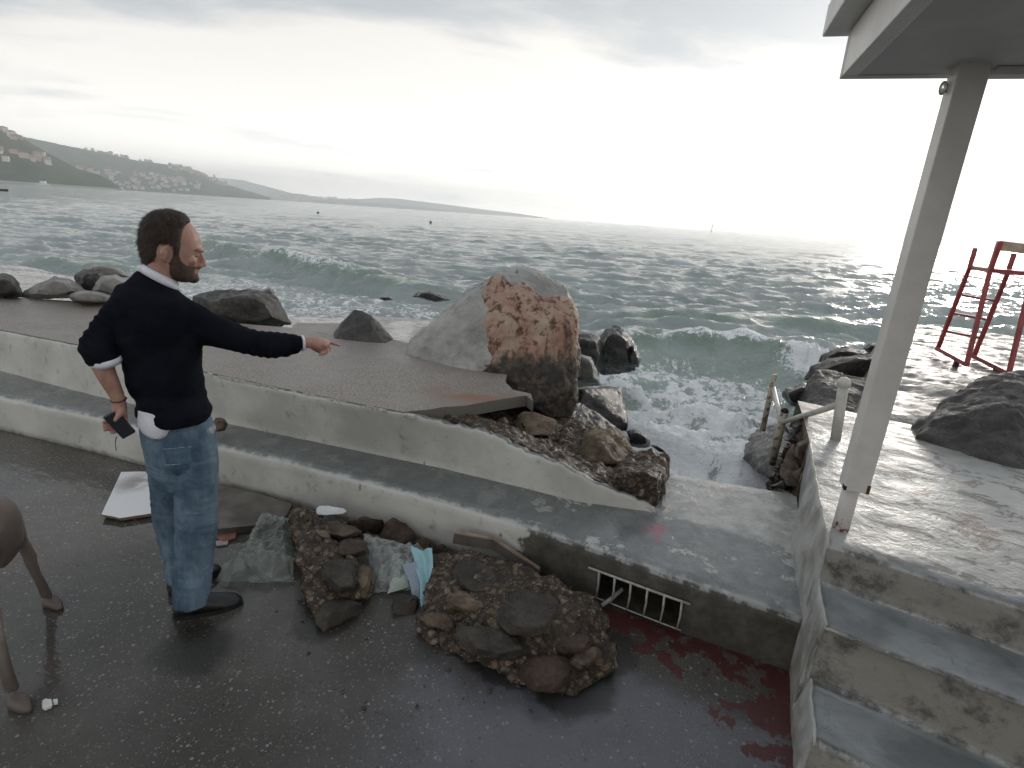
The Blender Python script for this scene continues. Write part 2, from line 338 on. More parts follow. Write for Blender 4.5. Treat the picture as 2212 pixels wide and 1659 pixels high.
def m_upper(t):
    p = t.pos(); q = uvpos(t); u, v, z = t.sep(q); nx, ny, nz = t.sep(t.nor())
    n = t.noise(p, 1.8, 6, .62); n2 = t.noise(t.vmath('MULTIPLY', q, (1.0, 1.8, 1.0)), 4.0, 8, .70, .6)
    c = t.mix(t.mapr(n, .38, .62), (.34, .35, .34), (.46, .46, .44))
    ch = t.mapr(n2, .57, .585); c = t.mix(t.math('MULTIPLY', ch, .85), c, (.17, .16, .145))
    ch2 = t.mapr(t.noise(t.vmath('ADD', p, (4., 9., 2.)), 3.0, 8, .7, .5), .60, .61); c = t.mix(t.math('MULTIPLY', ch2, .8), c, (.22, .15, .14))
    far = t.mapr(t.math('ADD', v, t.math('MULTIPLY', n, .5)), 1.5, 2.2)
    c = t.mix(far, c, t.mix(t.mapr(t.noise(p, 9, 6, .7), .35, .65), (.11, .10, .092), (.25, .24, .225)))
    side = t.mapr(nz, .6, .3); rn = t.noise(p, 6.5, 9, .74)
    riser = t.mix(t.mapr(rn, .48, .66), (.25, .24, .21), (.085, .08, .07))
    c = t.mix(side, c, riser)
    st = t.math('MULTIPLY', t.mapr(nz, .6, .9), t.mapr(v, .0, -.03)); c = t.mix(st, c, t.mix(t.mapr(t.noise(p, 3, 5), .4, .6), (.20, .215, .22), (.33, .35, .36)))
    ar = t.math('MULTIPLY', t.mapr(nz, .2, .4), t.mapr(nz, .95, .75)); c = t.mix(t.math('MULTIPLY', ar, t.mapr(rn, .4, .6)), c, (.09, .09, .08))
    h = t.math('ADD', t.math('MULTIPLY', t.math('MAXIMUM', ch, ch2), -.5), t.math('ADD', t.noise(p, 10, 7, .62), t.math('MULTIPLY', t.noise(p, 60, 4, .6), .2)))
    return dict(color=c, rough=t.mixf(side, t.mapr(n2, .4, .6, .28, .52), .6), normal=t.bump(h, .55, .02))
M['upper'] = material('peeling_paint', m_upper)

def rock_mat(name, dark, light, rough=(.35, .6), wet=0.0, sc=3.0, crack=.5, speck=None):
    def f(t):
        p = t.pos(); n = t.noise(p, sc, 8, .66); n2 = t.noise(t.vmath('ADD', p, (7., 3., 5.)), sc * 5, 6, .68)
        c = t.mix(t.mapr(n, .40, .62), dark, light)
        c = t.mix(t.mapr(n2, .52, .70, 0, crack), c, tuple(x * .4 for x in dark))
        if speck: c = t.mix(t.mapr(t.noise(p, sc * 14, 4, .6), .62, .70, 0, .8), c, speck)
        r = t.mapr(n2, .35, .65, rough[0], rough[1])
        h = t.math('ADD', n2, t.math('MULTIPLY', t.noise(p, sc * 22, 6, .66), .35))
        return dict(color=c, rough=r, normal=t.bump(h, .7, .03), spec=.5 + wet)
    return material(name, f)
M['rock_black'] = rock_mat('black_wet_rock', (.012, .012, .012), (.040, .038, .036), (.16, .42))
M['rock_dark'] = rock_mat('dark_rock', (.022, .020, .018), (.066, .061, .054), (.42, .65), speck=(.14, .13, .11))
M['rock_grey'] = rock_mat('grey_rock', (.13, .125, .115), (.25, .24, .22), (.35, .6))
M['rock_brown'] = rock_mat('brown_rock', (.045, .030, .020), (.13, .09, .06), (.4, .7), sc=7, speck=(.25, .19, .13))
M['rock_tan'] = rock_mat('tan_rock', (.10, .072, .045), (.22, .165, .105), (.4, .65), sc=9)
M['rock_red'] = rock_mat('dark_reddish_rock', (.045, .028, .020), (.085, .055, .040), (.5, .75), sc=8)
M['rock_slate'] = rock_mat('slate_rock', (.034, .029, .023), (.074, .062, .049), (.5, .75), sc=8)
M['rock_wetlight'] = rock_mat('wet_ledge_rock', (.07, .07, .065), (.19, .185, .175), (.10, .35), sc=4)
M['rock_purple'] = rock_mat('brown_ledge_rock', (.020, .017, .015), (.062, .052, .046), (.42, .65), sc=3, speck=(.2, .19, .18))

def m_rubble(t):
    p = t.pos()
    nd = t.new('ShaderNodeTexVoronoi', feature='F1'); t.put(nd.inputs['Vector'], t.vmath('ADD', p, t.vmath('SCALE', t.comb(t.noise(p, 14, 3), t.noise(p, 15, 3), t.noise(p, 16, 3)), scale=.05))); nd.inputs['Scale'].default_value = 26
    cr = t.sep(nd.outputs['Color'])
    c = t.mix(cr[0], (.065, .043, .026), (.19, .135, .085)); c = t.mix(t.math('GREATER_THAN', cr[1], .88), c, (.25, .20, .15))
    c = t.mix(t.mapr(nd.outputs['Distance'], .25, .6), c, (.035, .024, .015))
    nd2 = t.new('ShaderNodeTexVoronoi', feature='F1'); t.put(nd2.inputs['Vector'], p); nd2.inputs['Scale'].default_value = 95; c2 = t.sep(nd2.outputs['Color'])
    c = t.mix(t.math('MULTIPLY', t.math('GREATER_THAN', c2[0], .86), t.math('LESS_THAN', nd2.outputs['Distance'], .38)), c, t.mix(c2[1], (.16, .11, .07), (.34, .29, .23)))
    h = t.math('SUBTRACT', t.math('MULTIPLY', t.noise(p, 40, 6, .7), .8), t.math('ADD', nd.outputs['Distance'], t.math('MULTIPLY', nd2.outputs['Distance'], .3)))
    return dict(color=c, rough=t.mapr(t.noise(p, 20, 3), .4, .6, .35, .7), normal=t.bump(h, .9, .02))
M['rubble'] = material('broken_conglomerate', m_rubble)

def m_boulder(t):
    p = t.pos(); s = t.attr('stain'); _, _, z = t.sep(p)
    n = t.noise(p, 2.5, 8, .66); n2 = t.noise(p, 12, 7, .7)
    grey = t.mix(t.mapr(n, .35, .65), (.24, .235, .222), (.38, .372, .35)); grey = t.mix(t.mapr(n2, .58, .72, 0, .5), grey, (.13, .125, .115))
    ps = t.vmath('MULTIPLY', p, (1.0, 1.0, .55)); m1 = t.noise(ps, 5.5, 9, .74, .15); m2 = t.noise(t.vmath('ADD', ps, (3., 1., 8.)), 13, 8, .72, .1)
    st = t.mix(t.mapr(m1, .40, .60), (.36, .20, .145), (.43, .32, .24))
    st = t.mix(t.mapr(m2, .50, .56), st, (.17, .09, .055)); st = t.mix(t.mapr(m2, .58, .62), st, (.045, .03, .022)); st = t.mix(t.mapr(m1, .66, .70), st, (.34, .33, .30))
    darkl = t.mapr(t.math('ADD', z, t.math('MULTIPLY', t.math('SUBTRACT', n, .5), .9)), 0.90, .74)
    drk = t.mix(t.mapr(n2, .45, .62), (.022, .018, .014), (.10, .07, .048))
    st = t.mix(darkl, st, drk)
    nn = t.math('ADD', s, t.math('MULTIPLY', t.math('SUBTRACT', n2, .5), .35)); c = t.mix(t.mapr(nn, .45, .52), grey, st)
    h = t.math('ADD', t.math('MULTIPLY', m2, t.math('MULTIPLY', s, -1.3)), t.math('ADD', n2, t.math('MULTIPLY', t.noise(p, 45, 6, .66), .4)))
    return dict(color=c, rough=t.mapr(n2, .4, .6, .42, .62), normal=t.bump(h, .75, .035))
M['boulder'] = material('stained_limestone', m_boulder)

def m_sea(t):
    p = t.pos(); foam = t.attr('foam'); crest = t.attr('crest'); shal = t.attr('shallow')
    n = t.noise(p, .25, 4, .6)
    c = t.mix(t.mapr(n, .35, .65), (.255, .300, .290), (.315, .358, .346))
    c = t.mix(shal, c, (.36, .43, .395)); c = t.mix(crest, c, (.20, .27, .225))
    fn = t.noise(p, 4.2, 9, .76, 1.6); fn2 = t.noise(p, 22, 6, .7)
    fm = t.mapr(t.math('ADD', t.math('MULTIPLY', foam, 1.0), t.math('MULTIPLY', t.math('SUBTRACT', t.math('MULTIPLY_ADD', fn2, .35, fn), .675), 1.9)), .47, .66)
    c = t.mix(fm, c, (.88, .90, .91))
    ps = t.vmath('MULTIPLY', p, (.55, 1.0, 1.0))
    h = t.math('ADD', t.noise(ps, 2.6, 8, .68, .3), t.math('MULTIPLY', t.noise(ps, 11, 5, .65), .30))
    h = t.math('MULTIPLY_ADD', t.noise(t.vmath('ADD', ps, (9., 4., 2.)), .55, 5, .6, .3), 2.0, h)
    nb = t.bump(h, .65, .26)
    nb = t.bump(t.math('MULTIPLY', fm, fn2), .25, .03, nb)
    return dict(color=c, rough=t.mixf(fm, .07, .7), normal=nb, ior=1.333)
M['sea'] = material('sea_water', m_sea)
# ------------------------------------------------------------------ sea
SEA = -0.45; HAZE_D = 2.7e-4
def seg_dist(x, y, pts):
    """signed distance to a polyline (positive on the far side), and the parameter along it 0..1"""
    best = np.full(x.shape, 1e9); sg = np.zeros(x.shape); par = np.zeros(x.shape); pts = np.array(pts, float)
    ln = np.linalg.norm(np.diff(pts, axis=0), axis=1); cum = np.concatenate([[0], np.cumsum(ln)]) / ln.sum()
    for i in range(len(pts) - 1):
        a, b = pts[i], pts[i + 1]; d = b - a; tt = np.clip(((x - a[0]) * d[0] + (y - a[1]) * d[1]) / (d @ d), 0, 1)
        qx = x - (a[0] + tt * d[0]); qy = y - (a[1] + tt * d[1]); ds = np.hypot(qx, qy); m = ds < best
        s = d[0] * qy - d[1] * qx
        best = np.where(m, ds, best); sg = np.where(m, np.sign(s), sg); par = np.where(m, cum[i] + tt * (cum[i + 1] - cum[i]), par)
    return best * sg, par
WAVES = []
_r = np.random.default_rng(11)
for lam, n_, amp in ((14, 3, .030), (8, 5, .018), (4.5, 8, .018), (2.6, 12, .022), (1.5, 20, .023), (.85, 24, .018), (.48, 20, .010)):
    for k in range(n_):
        l_ = lam * _r.uniform(.75, 1.3); a_ = R(_r.normal(262, 21)); WAVES.append((l_, a_, amp * _r.uniform(.6, 1.3), _r.uniform(0, 6.28)))
CREST1 = [(-17, 27.5), (-12.3, 23.6), (-8.2, 20.2), (-5.6, 17.6), (-3.2, 16.0), (-.5, 15.6)]
CREST2 = [(1.1, 9.9), (2.5, 10.7), (3.9, 10.9), (5.2, 10.5), (6.2, 9.6)]
CREST3 = [(-16.5, 18.5), (-14, 17.2), (-11, 16.8)]
CREST4 = [(2.0, 14.0), (5.5, 15.2), (9.5, 15.2), (13, 14.0)]
def sea_height(x, y):
    r = np.hypot(x, y); sp = r * .0095; h = np.zeros_like(x)
    wob = fbm(np.stack([x.ravel() * .12, y.ravel() * .12, 0 * x.ravel()], 1), 3).reshape(x.shape)
    for l_, a_, am, ph in WAVES:
        k = 2 * math.pi / l_; fade = 1 - sstep(sp * 3.0 / l_, .8, 1.6)
        s = np.sin(k * (x * math.cos(a_) + y * math.sin(a_)) + ph + 1.8 * wob); s = 1 - 2 * np.abs(np.sin((np.arcsin(np.clip(s, -1, 1)) + math.pi / 2) / 2)) ** 1.3
        h += am * fade * s
    crest = sstep(h, .05, .30) * .4; foam = np.zeros_like(x)
    gust = .75 + .8 * wob; h *= np.clip(gust, .45, 1.3)
    for pts, amp, wf, wb, fo in ((CREST1, .62, .55, 1.9, .55), (CREST2, .52, .60, 1.6, .62), (CREST3, .25, .6, 1.4, .3), (CREST4, .22, .6, 1.6, .3)):
        d, par = seg_dist(x, y, pts); wobd = d + .35 * fbm(np.stack([x.ravel() * .7, y.ravel() * .7, 5 + 0 * x.ravel()], 1), 3).reshape(x.shape)
        env = np.clip(np.sin(np.pi * np.clip(par * .96 + .02, 0, 1)), 0, 1) ** .6 * (.65 + .6 * np.clip(.5 + fbm(np.stack([par.ravel() * 5, 0 * par.ravel() + amp, 0 * par.ravel()], 1), 2).reshape(x.shape), 0, 1))
        prof = np.where(wobd > 0, np.exp(-(wobd / wb) ** 2), np.exp(-(wobd / wf) ** 2))
        fall = 1 - sstep(np.abs(d), 3.5, 5.0)
        h = h * (1 - .55 * prof * env * fall) + amp * prof * env * fall
        crest = np.maximum(crest, sstep(prof * env * fall, .25, .8) * (wobd < .5))
        foam = np.maximum(foam, fo * sstep(prof * env * fall, .55, .95) * (np.abs(wobd) < .6))
    u = (x - C0[0]) * U[0] + (y - C0[1]) * U[1]; v = (x - C0[0]) * V[0] + (y - C0[1]) * V[1]
    # churned inlet between the rocks
    inlet = sstep(v, 10.5, 6.0) * sstep(u, -3.6, -2.2) * sstep(u, 1.8, .6)
    P = np.stack([x.ravel(), y.ravel(), 0 * x.ravel()], 1)
    ch = fbm(P * 1.6 + 3, 4, ridge=True).reshape(x.shape); fine = fbm(P * 6.5, 3, ridge=True).reshape(x.shape)
    h = h + inlet * (.12 * ch + .05 * fine)
    near = sstep(v, 6.8, 4.6) * sstep(u, -2.6, -1.6) * sstep(u, 1.4, .4)
    foam = np.maximum(foam, near * (.34 + .85 * ch)); foam = np.maximum(foam, inlet * (.26 + .62 * ch))
    spill = sstep(np.hypot(x - 5.9, y - 9.7), 1.5, .5); foam = np.maximum(foam, spill * .85); h = h + spill * (.12 + .12 * fine)
    run = sstep(np.abs(v - 4.4), .9, .0) * sstep(u, -1.7, -.9) * sstep(u, .9, .0); foam = np.maximum(foam, run * (.45 + .5 * ch)); h = h + run * (.10 + .08 * ch)
    # white wash in front of the flooded ledge, left of the boulder
    wash = sstep(v, 11.5, 9.2) * sstep(u, -4.0, -6.0) * sstep(u, -22, -14) ; foam = np.maximum(foam, wash * (.28 + .35 * ch)); h = h * (1 - .5 * wash)
    foam = np.maximum(foam, sstep(h, .20, .42) * .30 * (r < 160))
    shallow = np.clip(inlet * 1.0 + .35 * sstep(v, 14, 8) * sstep(u, -5, -2), 0, 1)
    return h, foam, crest, shallow
az = np.radians(np.linspace(-62, 62, 860)); rr = np.exp(np.linspace(math.log(2.9), math.log(9800), 940))
rr_, az_ = np.meshgrid(rr, az, indexing='ij'); sx = rr_ * np.sin(az_); sy = rr_ * np.cos(az_)
sh, sf, sc_, ss = sea_height(sx, sy)
grid_mesh('sea', np.stack([sx, sy, SEA + sh], -1), M['sea'], origin=(0, 0, SEA), attrs={'foam': sf, 'crest': sc_, 'shallow': ss}, flip=True)
tag(bpy.data.objects['sea'], kind='structure')
bm = bmesh.new(); bm_prism(bm, [(-9000, -300), (9000, -300), (9000, 9800), (-9000, 9800)], -3.2, -3.0)
tag(from_bm('seabed', bm, M['rock_slate']), kind='structure')

# ------------------------------------------------------------------ promenade underfoot
UF = [-16, -9, -5.73, -4.75, -4.2, -3.01, -1.86, -1.12, -.53, 0.]; VF = [-2.6, -.95, -.355, -.225, -.175, -.035, .045, .05, .01, 0.]
vf = lambda u: np.interp(u, UF, VF)
gu = np.linspace(-13, 3.2, 220); gv = np.linspace(0, 1, 130)
gp = np.zeros((130, 220, 3))
for i, s in enumerate(gv):
    vv = vf(gu) + .12 - (s ** 1.3) * 10.0; p = C0 + np.outer(gu, U) + np.outer(vv, V); gp[i, :, :2] = p
gp[..., 2] = .006 * fbm(gp.reshape(-1, 3) * 1.2, 3).reshape(130, 220)
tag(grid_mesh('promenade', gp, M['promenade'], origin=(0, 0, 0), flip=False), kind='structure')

# ------------------------------------------------------------------ sea wall: lower step with flat top, upper step, exposed core
def profile_mesh(name, us, prof, mat, parent, amp=.004, step=.035, origin=None, seed=0, extra=None):
    """prof(u) -> list of (v, z); every section is resampled to the same number of points"""
    secs = []; cnt = None
    for u in us:
        pr = np.array(prof(u), float)
        if cnt is None:
            ln = np.linalg.norm(np.diff(pr, axis=0), axis=1); cnt = [max(1, int(round(l / step))) for l in ln]
        pts = [pr[0]]
        for k in range(len(pr) - 1):
            for j in range(1, cnt[k] + 1): pts.append(pr[k] + (pr[k + 1] - pr[k]) * j / cnt[k])
        secs.append(np.array(pts))
    S = np.array(secs); P = np.zeros(S.shape[:2] + (3,))
    xy = C0 + us[:, None, None] * U + S[..., :1] * V; P[..., :2] = xy; P[..., 2] = S[..., 1]
    f = P.reshape(-1, 3); d = amp * fbm(f * 3.5 + seed, 4) + amp * .35 * fbm(f * 18 + seed, 3)
    f = f + np.stack([d * V[0], d * V[1], d], 1)
    if extra is not None: f = extra(f)
    return grid_mesh(name, f.reshape(P.shape), mat, parent, origin, flip=True)
UB = [-16, -9, -6.39, -5.13, -3.31, -2.10, -1.185, -.80]; VB = [-2.2, -.62, -.022, .035, .255, .405, .455, .56]
vb = lambda u: np.interp(u, UB, VB)
ztop = lambda u: np.interp(u, [-2.32, -1.75, -1.185, -.80, -.74], [.662, .60, .47, .335, .285])
wall = empty('sea_wall', L(-3, 0, 0), 'stepped grey painted concrete sea wall with a broken crest behind the pointing man', 'sea wall')
us = np.concatenate([np.linspace(-16, -6.5, 60), np.linspace(-6.4, 0.02, 200)])
cut_u = (-.93, -.50); cut_z = (-.1, .175)
def low_prof(u):
    a = vf(u); b = vb(u) + .22 if u < -.80 else np.interp(u, [-.80, -.76, 0, .1], [.80, 1.16, 1.30, 1.32])
    r = .045
    return [(a, -.06), (a, .10), (a + .004, .258), (a + .016, .283), (a + .045, .298), (a + .10, .30), (b - .02, .304), (b, .295), (b + .012, .25), (b + .05, -.5)]
lo = profile_mesh('lower_step', us, low_prof, M['wall'], wall, .005)
# open the drain recess through the riser
bm = bmesh.new(); bm.from_mesh(lo.data); org = np.array(lo.location) + np.array(wall.location); kill = []
for f in bm.faces:
    c = np.array(f.calc_center_median()) + org; fu, fv = uv(c)
    if cut_u[0] < fu < cut_u[1] and c[2] < cut_z[1] and fv < vf(fu) + .03: kill.append(f)
bmesh.ops.delete(bm, geom=kill, context='FACES'); bm.to_mesh(lo.data); bm.free()
bm = bmesh.new()   # rough recess behind the grate
n_ = 16; uu = np.linspace(cut_u[0] - .02, cut_u[1] + .02, n_)
prs = []
for u in uu:
    a = vf(u) + .006; prs.append([L(u, a, cut_z[1] + .012), L(u, a + .05, cut_z[1] - .018 - .012 * random.random()), L(u, a + .38, cut_z[1] - .02), L(u, a + .38, .014), L(u, a - .002, .014)])
vs = [[bm.verts.new(p) for p in r_] for r_ in prs]
for a, b in zip(vs, vs[1:]):
    for k in range(4): bm.faces.new((a[k], a[k + 1], b[k + 1], b[k]))
for e in (vs[0], vs[-1]): bm.faces.new(e)
M['recess'] = simple('dark_recess', (.02, .018, .014), (.06, .05, .03), 20, .8)
from_bm('drain_recess', bm, M['recess'], wall)
us2 = np.concatenate([np.linspace(-16, -6.5, 60), np.linspace(-6.4, -.74, 190)])
FRONT = [(-16, -2.0), (-12, -1.15), (-9, -.50), (-7.5, -.20), (-6.33, .01), (-5.23, .115), (-4.4, .155), (-3.8, .185), (-3.3, .215), (-2.8, .25), (-2.34, .30), (-1, .5)]
def up_prof(u):
    b = vb(u); zt = ztop(u); zt = zt + (.008 * math.sin(u * 13) + .006 * math.sin(u * 47 + 1) + .005 * math.sin(u * 103)) * min(1, max(0, (u + 2.35) * 4))
    zt = max(zt, .29)
    k = float(np.clip((u + 2.34) / .45, 0, 1)); ft = float(np.interp(u, [p_[0] for p_ in FRONT], [p_[1] for p_ in FRONT])) - .012; ft = ft * (1 - k) + (b + .004) * k; zt += .008 * (1 - k)
    return [(b - .006, .285), (b + .0, min(.32, zt - .01)), (ft, zt - .02), (ft + .006, zt - .004), (ft + .022, zt), (ft + .09, zt - .03), (ft + .16, .2)]
profile_mesh('upper_step', us2, up_prof, M['wall'], wall, .004, seed=4)
# exposed masonry core behind the broken crest
gu_ = np.linspace(-2.45, -.755, 110); gt = np.linspace(0, 1, 90); G = np.zeros((90, 110, 3))
for i, s in enumerate(gt):
    v0 = np.interp(gu_, [-2.45, -1.9, -1.185, -.95, -.755], [.50, .53, .52, .60, .64]); v1 = np.interp(gu_, [-2.45, -1.5, -.755], [2.2, 1.75, 1.14])
    vv = v0 + (v1 - v0) * s; p = C0 + np.outer(gu_, U) + np.outer(vv, V); G[i, :, :2] = p
    z0 = ztop(gu_) - .03; z1 = np.interp(gu_, [-2.45, -1.5, -1.1, -.755], [-.05, -.02, .22, .30]); zz = z0 + (z1 - z0) * sstep(s * np.ones_like(gu_), 0.0, 1.0)
    blk = np.exp(-((gu_ + .90) / .17) ** 4) * sstep(vv, .60, .70) * sstep(vv, 1.18, 1.08); zz = np.maximum(zz, .30 + .17 * blk)
    G[i, :, 2] = zz
f = G.reshape(-1, 3); b1, b2, _ = worley(f * 11); w1, _, _ = worley(f * 25)
G[..., 2] += (.055 * (.55 - b1) + .02 * (.5 - w1) + .02 * fbm(f * 4, 3)).reshape(90, 110) * np.minimum(1, np.minimum(gt * 12, (1 - gt) * 12))[:, None]
G[:, -1, 2] = .27; G[-1, :, 2] -= .3; G[0, :, 2] -= .06
grid_mesh('exposed_core', G, M['rubble'], wall)
# patched render left hanging along the crest
bm = bmesh.new(); 
for i in range(34):
    u0 = -3.95 + i * .05; 
    if random.random() < .12: continue
    b = np.interp(u0, [-5.2, -3.8, -2.3], [.115, .195, .305]) - .016
    bm_prism(bm, [L(u0, b - .004 - random.random() * .006)[:2], L(u0 + .048, b - .004 - random.random() * .005)[:2], L(u0 + .048, b + .03)[:2], L(u0, b + .03)[:2]], .645 + random.random() * .012, .668 + random.random() * .006)
M['render_edge'] = simple('chipped_render', (.30, .29, .26), (.48, .48, .45), 30, .6, .6, 60)
from_bm('chipped_edge', bm, M['render_edge'], wall, smooth=False)

# ------------------------------------------------------------------ terrace paving slab above the wall
front = [(-16, -2.0), (-12, -1.15), (-9, -.50), (-7.5, -.20), (-6.33, .01), (-5.23, .115), (-4.4, .155), (-3.8, .185), (-3.3, .215), (-2.8, .25), (-2.34, .30)]
lip = [tuple(map(float, uv(Z(*p, .675)))) for p in [(930, 884), (960, 879), (1004, 876), (1050, 868), (1095, 860), (1136, 854), (1152, 866), (1146, 850), (1108, 842), (1092, 826), (1096, 806)]]
back = [(-2.1, 1.72), (-2.6, 2.2), (-3.2, 2.05), (-3.51, 1.72), (-4.1, 1.66), (-4.69, 1.64), (-5.2, 1.46), (-5.65, 1.40), (-6.3, 1.34), (-7.01, 1.29), (-7.5, 1.05), (-8.0, .80), (-9, .45), (-12, -.2), (-16, -1.1)]
def slab(name, outline, z, th, mat, parent=None, seg=.05, edge=.012, **kw):
    """flat slab with an irregular broken outline given in the wall frame"""
    pts = []
    for a, b in zip(outline, outline[1:] + outline[:1]):
        a = np.array(a); b = np.array(b); n = max(1, int(np.linalg.norm(b - a) / seg))
        for k in range(n): q = a + (b - a) * k / n; pts.append(q)
    pts = np.array(pts); P3 = np.c_[pts, np.zeros(len(pts))]
    nrm = fbm(P3 * 6, 3); pts2 = pts + np.c_[nrm, fbm(P3 * 6 + 9, 3)] * edge
    bm = bmesh.new(); top = [L(p[0], p[1], z) for p in pts2]; bot = [L(p[0] + .01 * n, p[1] + .01, z - th) for p, n in zip(pts, nrm)]
    ta = [bm.verts.new(p) for p in top]; ba = [bm.verts.new(p) for p in bot]
    bm.faces.new(ta); bm.faces.new(ba[::-1])
    for i in range(len(ta)): j = (i + 1) % len(ta); bm.faces.new((ta[i], ta[j], ba[j], ba[i]))
    return from_bm(name, bm, mat, parent, **kw)
o = slab('terrace_paving', front + lip + back, .675, .085, M['terrace'], edge=.010); tag(o, kind='structure')
sl2 = [tuple(map(float, uv(Z(*p, .66)))) for p in [(628, 711), (700, 722), (760, 737), (835, 757), (872, 768), (880, 742), (800, 722), (760, 700), (700, 700), (640, 699)]]
tag(slab('cracked_slab', sl2, .668, .1, M['terrace'], edge=.008), 'separate cracked strip of pebbled concrete at the sea side of the terrace behind the pyramid rock', 'slab')
# solid ground beneath the terrace
bm = bmesh.new(); bm_prism(bm, [L(u, v)[:2] for u, v in [(-16, -1.6), (-9, -.2), (-6.3, .3), (-4, .5), (-2.5, .75), (-2.4, 1.5), (-3.3, 1.65), (-4.7, 1.55), (-5.65, 1.3), (-7.01, 1.15), (-8, .7), (-12, -.35), (-16, -1.3)]], -.9, .58)
M['fill'] = simple('dark_fill', (.05, .045, .04), (.12, .105, .09), 8, .7, .8, 20)
tag(from_bm('terrace_base', bm, M['fill']), kind='structure')

# ------------------------------------------------------------------ low ledges washed by the sea
def height_patch(name, us, v0f, v1f, zf, mat, nv=70, amp=.05, fs=1.6, kind='structure', drop=True):
    G = np.zeros((nv, len(us), 3)); t = np.linspace(0, 1, nv)
    for i, s in enumerate(t):
        a = v0f(us); b = v1f(us); vv = a + (b - a) * s; G[i, :, :2] = C0 + np.outer(us, U) + np.outer(vv, V); G[i, :, 2] = zf(us, vv, s)
    f = G.reshape(-1, 3); G[..., 2] += (amp * (fbm(f * fs, 5) + .35 * fbm(f * fs * 4, 3, ridge=True))).reshape(G.shape[:2])
    if drop: G[0, :, 2] -= .8; G[-1, :, 2] -= .8; G[:, 0, 2] -= .8; G[:, -1, 2] -= .8
    o = grid_mesh(name, G, mat, flip=False); tag(o, kind=kind); return o
def m_ledge(t):
    p = t.pos(); q = uvpos(t); n = t.noise(t.vmath('MULTIPLY', q, (.9, 2.4, 1.0)), 1.6, 8, .66, .6)
    c = t.mix(t.mapr(n, .40, .60), (.12, .12, .115), (.26, .26, .255)); c = t.mix(t.mapr(n, .60, .66, 0, .85), c, (.55, .57, .58))
    return dict(color=c, rough=t.mapr(n, .55, .65, .08, .6), normal=t.bump(t.noise(t.vmath('MULTIPLY', q, (2.0, 7.0, 1.0)), 1.5, 6, .6), .4, .03))
M['ledge'] = material('flooded_ledge', m_ledge)
height_patch('flooded_ledge', np.linspace(-20, -3.0, 240), lambda u: np.interp(u, [-20, -8, -3], [-1.0, 1.0, 1.6]), lambda u: np.interp(u, [-20, -15, -10.5, -9, -7.8, -6.5, -5.6, -4.4, -3], [6.6, 6.2, 5.2, 6.0, 7.6, 8.1, 7.0, 5.4, 4.0]), lambda u, v, s: -.20 + 0 * v - .25 * s ** 6, M['ledge'], 90, .035, .8)
height_patch('sloping_ledge', np.linspace(-2.4, .12, 110), lambda u: np.interp(u, [-2.4, -.8, 0], [1.2, 1.1, 1.2]), lambda u: np.interp(u, [-2.4, -1.2, -.5, 0], [3.2, 2.9, 2.35, 2.1]), lambda u, v, s: .20 - .68 * s, M['rock_wetlight'], 70, .045, 2.4)
# rocky terrace on the right, where the red chair stands
def tz(u, v, s):
    z = .665 - .16 * sstep(v, 1.55, 2.6) - .08 * sstep(v, 3, 5); z = z + .10 * np.exp(-((v - 4.7) / .8) ** 2) * sstep(u, .8, 1.6)
    e = np.minimum(u - uleft(v), (10.2 - v)); return np.where(e < .25, z - (1 - sstep(e, 0.0, .25)) * .5, z)
uleft = lambda v: np.interp(v, [1.2, 1.9, 2.6, 3.6, 5, 7, 9, 10], [.05, .06, .22, .5, .75, 1.1, 1.5, 2.0])
G = np.zeros((170, 170, 3)); vvv = 1.30 + 9.0 * np.linspace(0, 1, 170) ** 1.25
for i, v in enumerate(vvv):
    u0 = uleft(v) - .04; uu = u0 + (11 - u0) * np.linspace(0, 1, 170) ** 1.5; G[i, :, :2] = C0 + np.outer(uu, U) + v * V; G[i, :, 2] = tz(uu, v + 0 * uu, 0)
f = G.reshape(-1, 3); u_, v_ = uv(f); am = sstep(v_, 1.6, 3.0); pud = np.exp(-(((u_ - .85) / .45) ** 4 + ((v_ - 2.35) / .45) ** 4))
dz = (.055 * fbm(f * 1.3, 4) + .03 * fbm(f * 4, 4, ridge=True)) * am * (1 - .95 * pud) - .06 * pud * am + .008 * fbm(f * 3, 3) * (1 - am)
G[..., 2] += dz.reshape(170, 170); G[:, 0, 2] = -.7; G[0, :, 2] = .672; G[-1, :, 2] = -.8
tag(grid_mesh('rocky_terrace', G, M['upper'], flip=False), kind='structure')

# ------------------------------------------------------------------ concrete steps and raised platform on the right
RS = R(-8.6)
def Lr(u, v, z): return L(u, v + math.tan(RS) * u, z)   # step frame, turned a little
steps = empty('concrete_steps', L(1, 0, 0), 'grey concrete steps leading up to the peeling white platform beside the pillar', 'steps')
prof = [(-1.05, -.05), (-.92, -.04), (-.573, -.02), (-.570, .18), (-.555, .207), (-.535, .215), (-.29, .222), (-.283, .46), (-.295, .475), (-.30, .482), (-.26, .486), (-.012, .490), (.0, .50), (-.004, .655), (.008, .672), (.03, .68), (.35, .684), (1.36, .680), (1.9, .655), (2.5, .60), (2.7, .3)]
def step_mesh(name, us, prof, mat, parent, seed=0):
    pts = [np.array(prof[0])]
    for a, b in zip(prof, prof[1:]):
        a = np.array(a); b = np.array(b); n = max(1, int(np.linalg.norm(b - a) / .04))
        for k in range(1, n + 1): pts.append(a + (b - a) * k / n)
    S = np.array(pts); P = np.zeros((len(us), len(S), 3))
    for i, u in enumerate(us): P[i] = [Lr(u, s[0], s[1]) for s in S]
    f = P.reshape(-1, 3); d = .006 * fbm(f * 3 + seed, 4) + .0025 * fbm(f * 15, 3); f = f + np.stack([d * V[0], d * V[1], d], 1)
    return grid_mesh(name, f.reshape(P.shape), mat, parent, flip=True)
step_mesh('treads', np.linspace(.018, 4.2, 120), prof, M['upper'], steps)
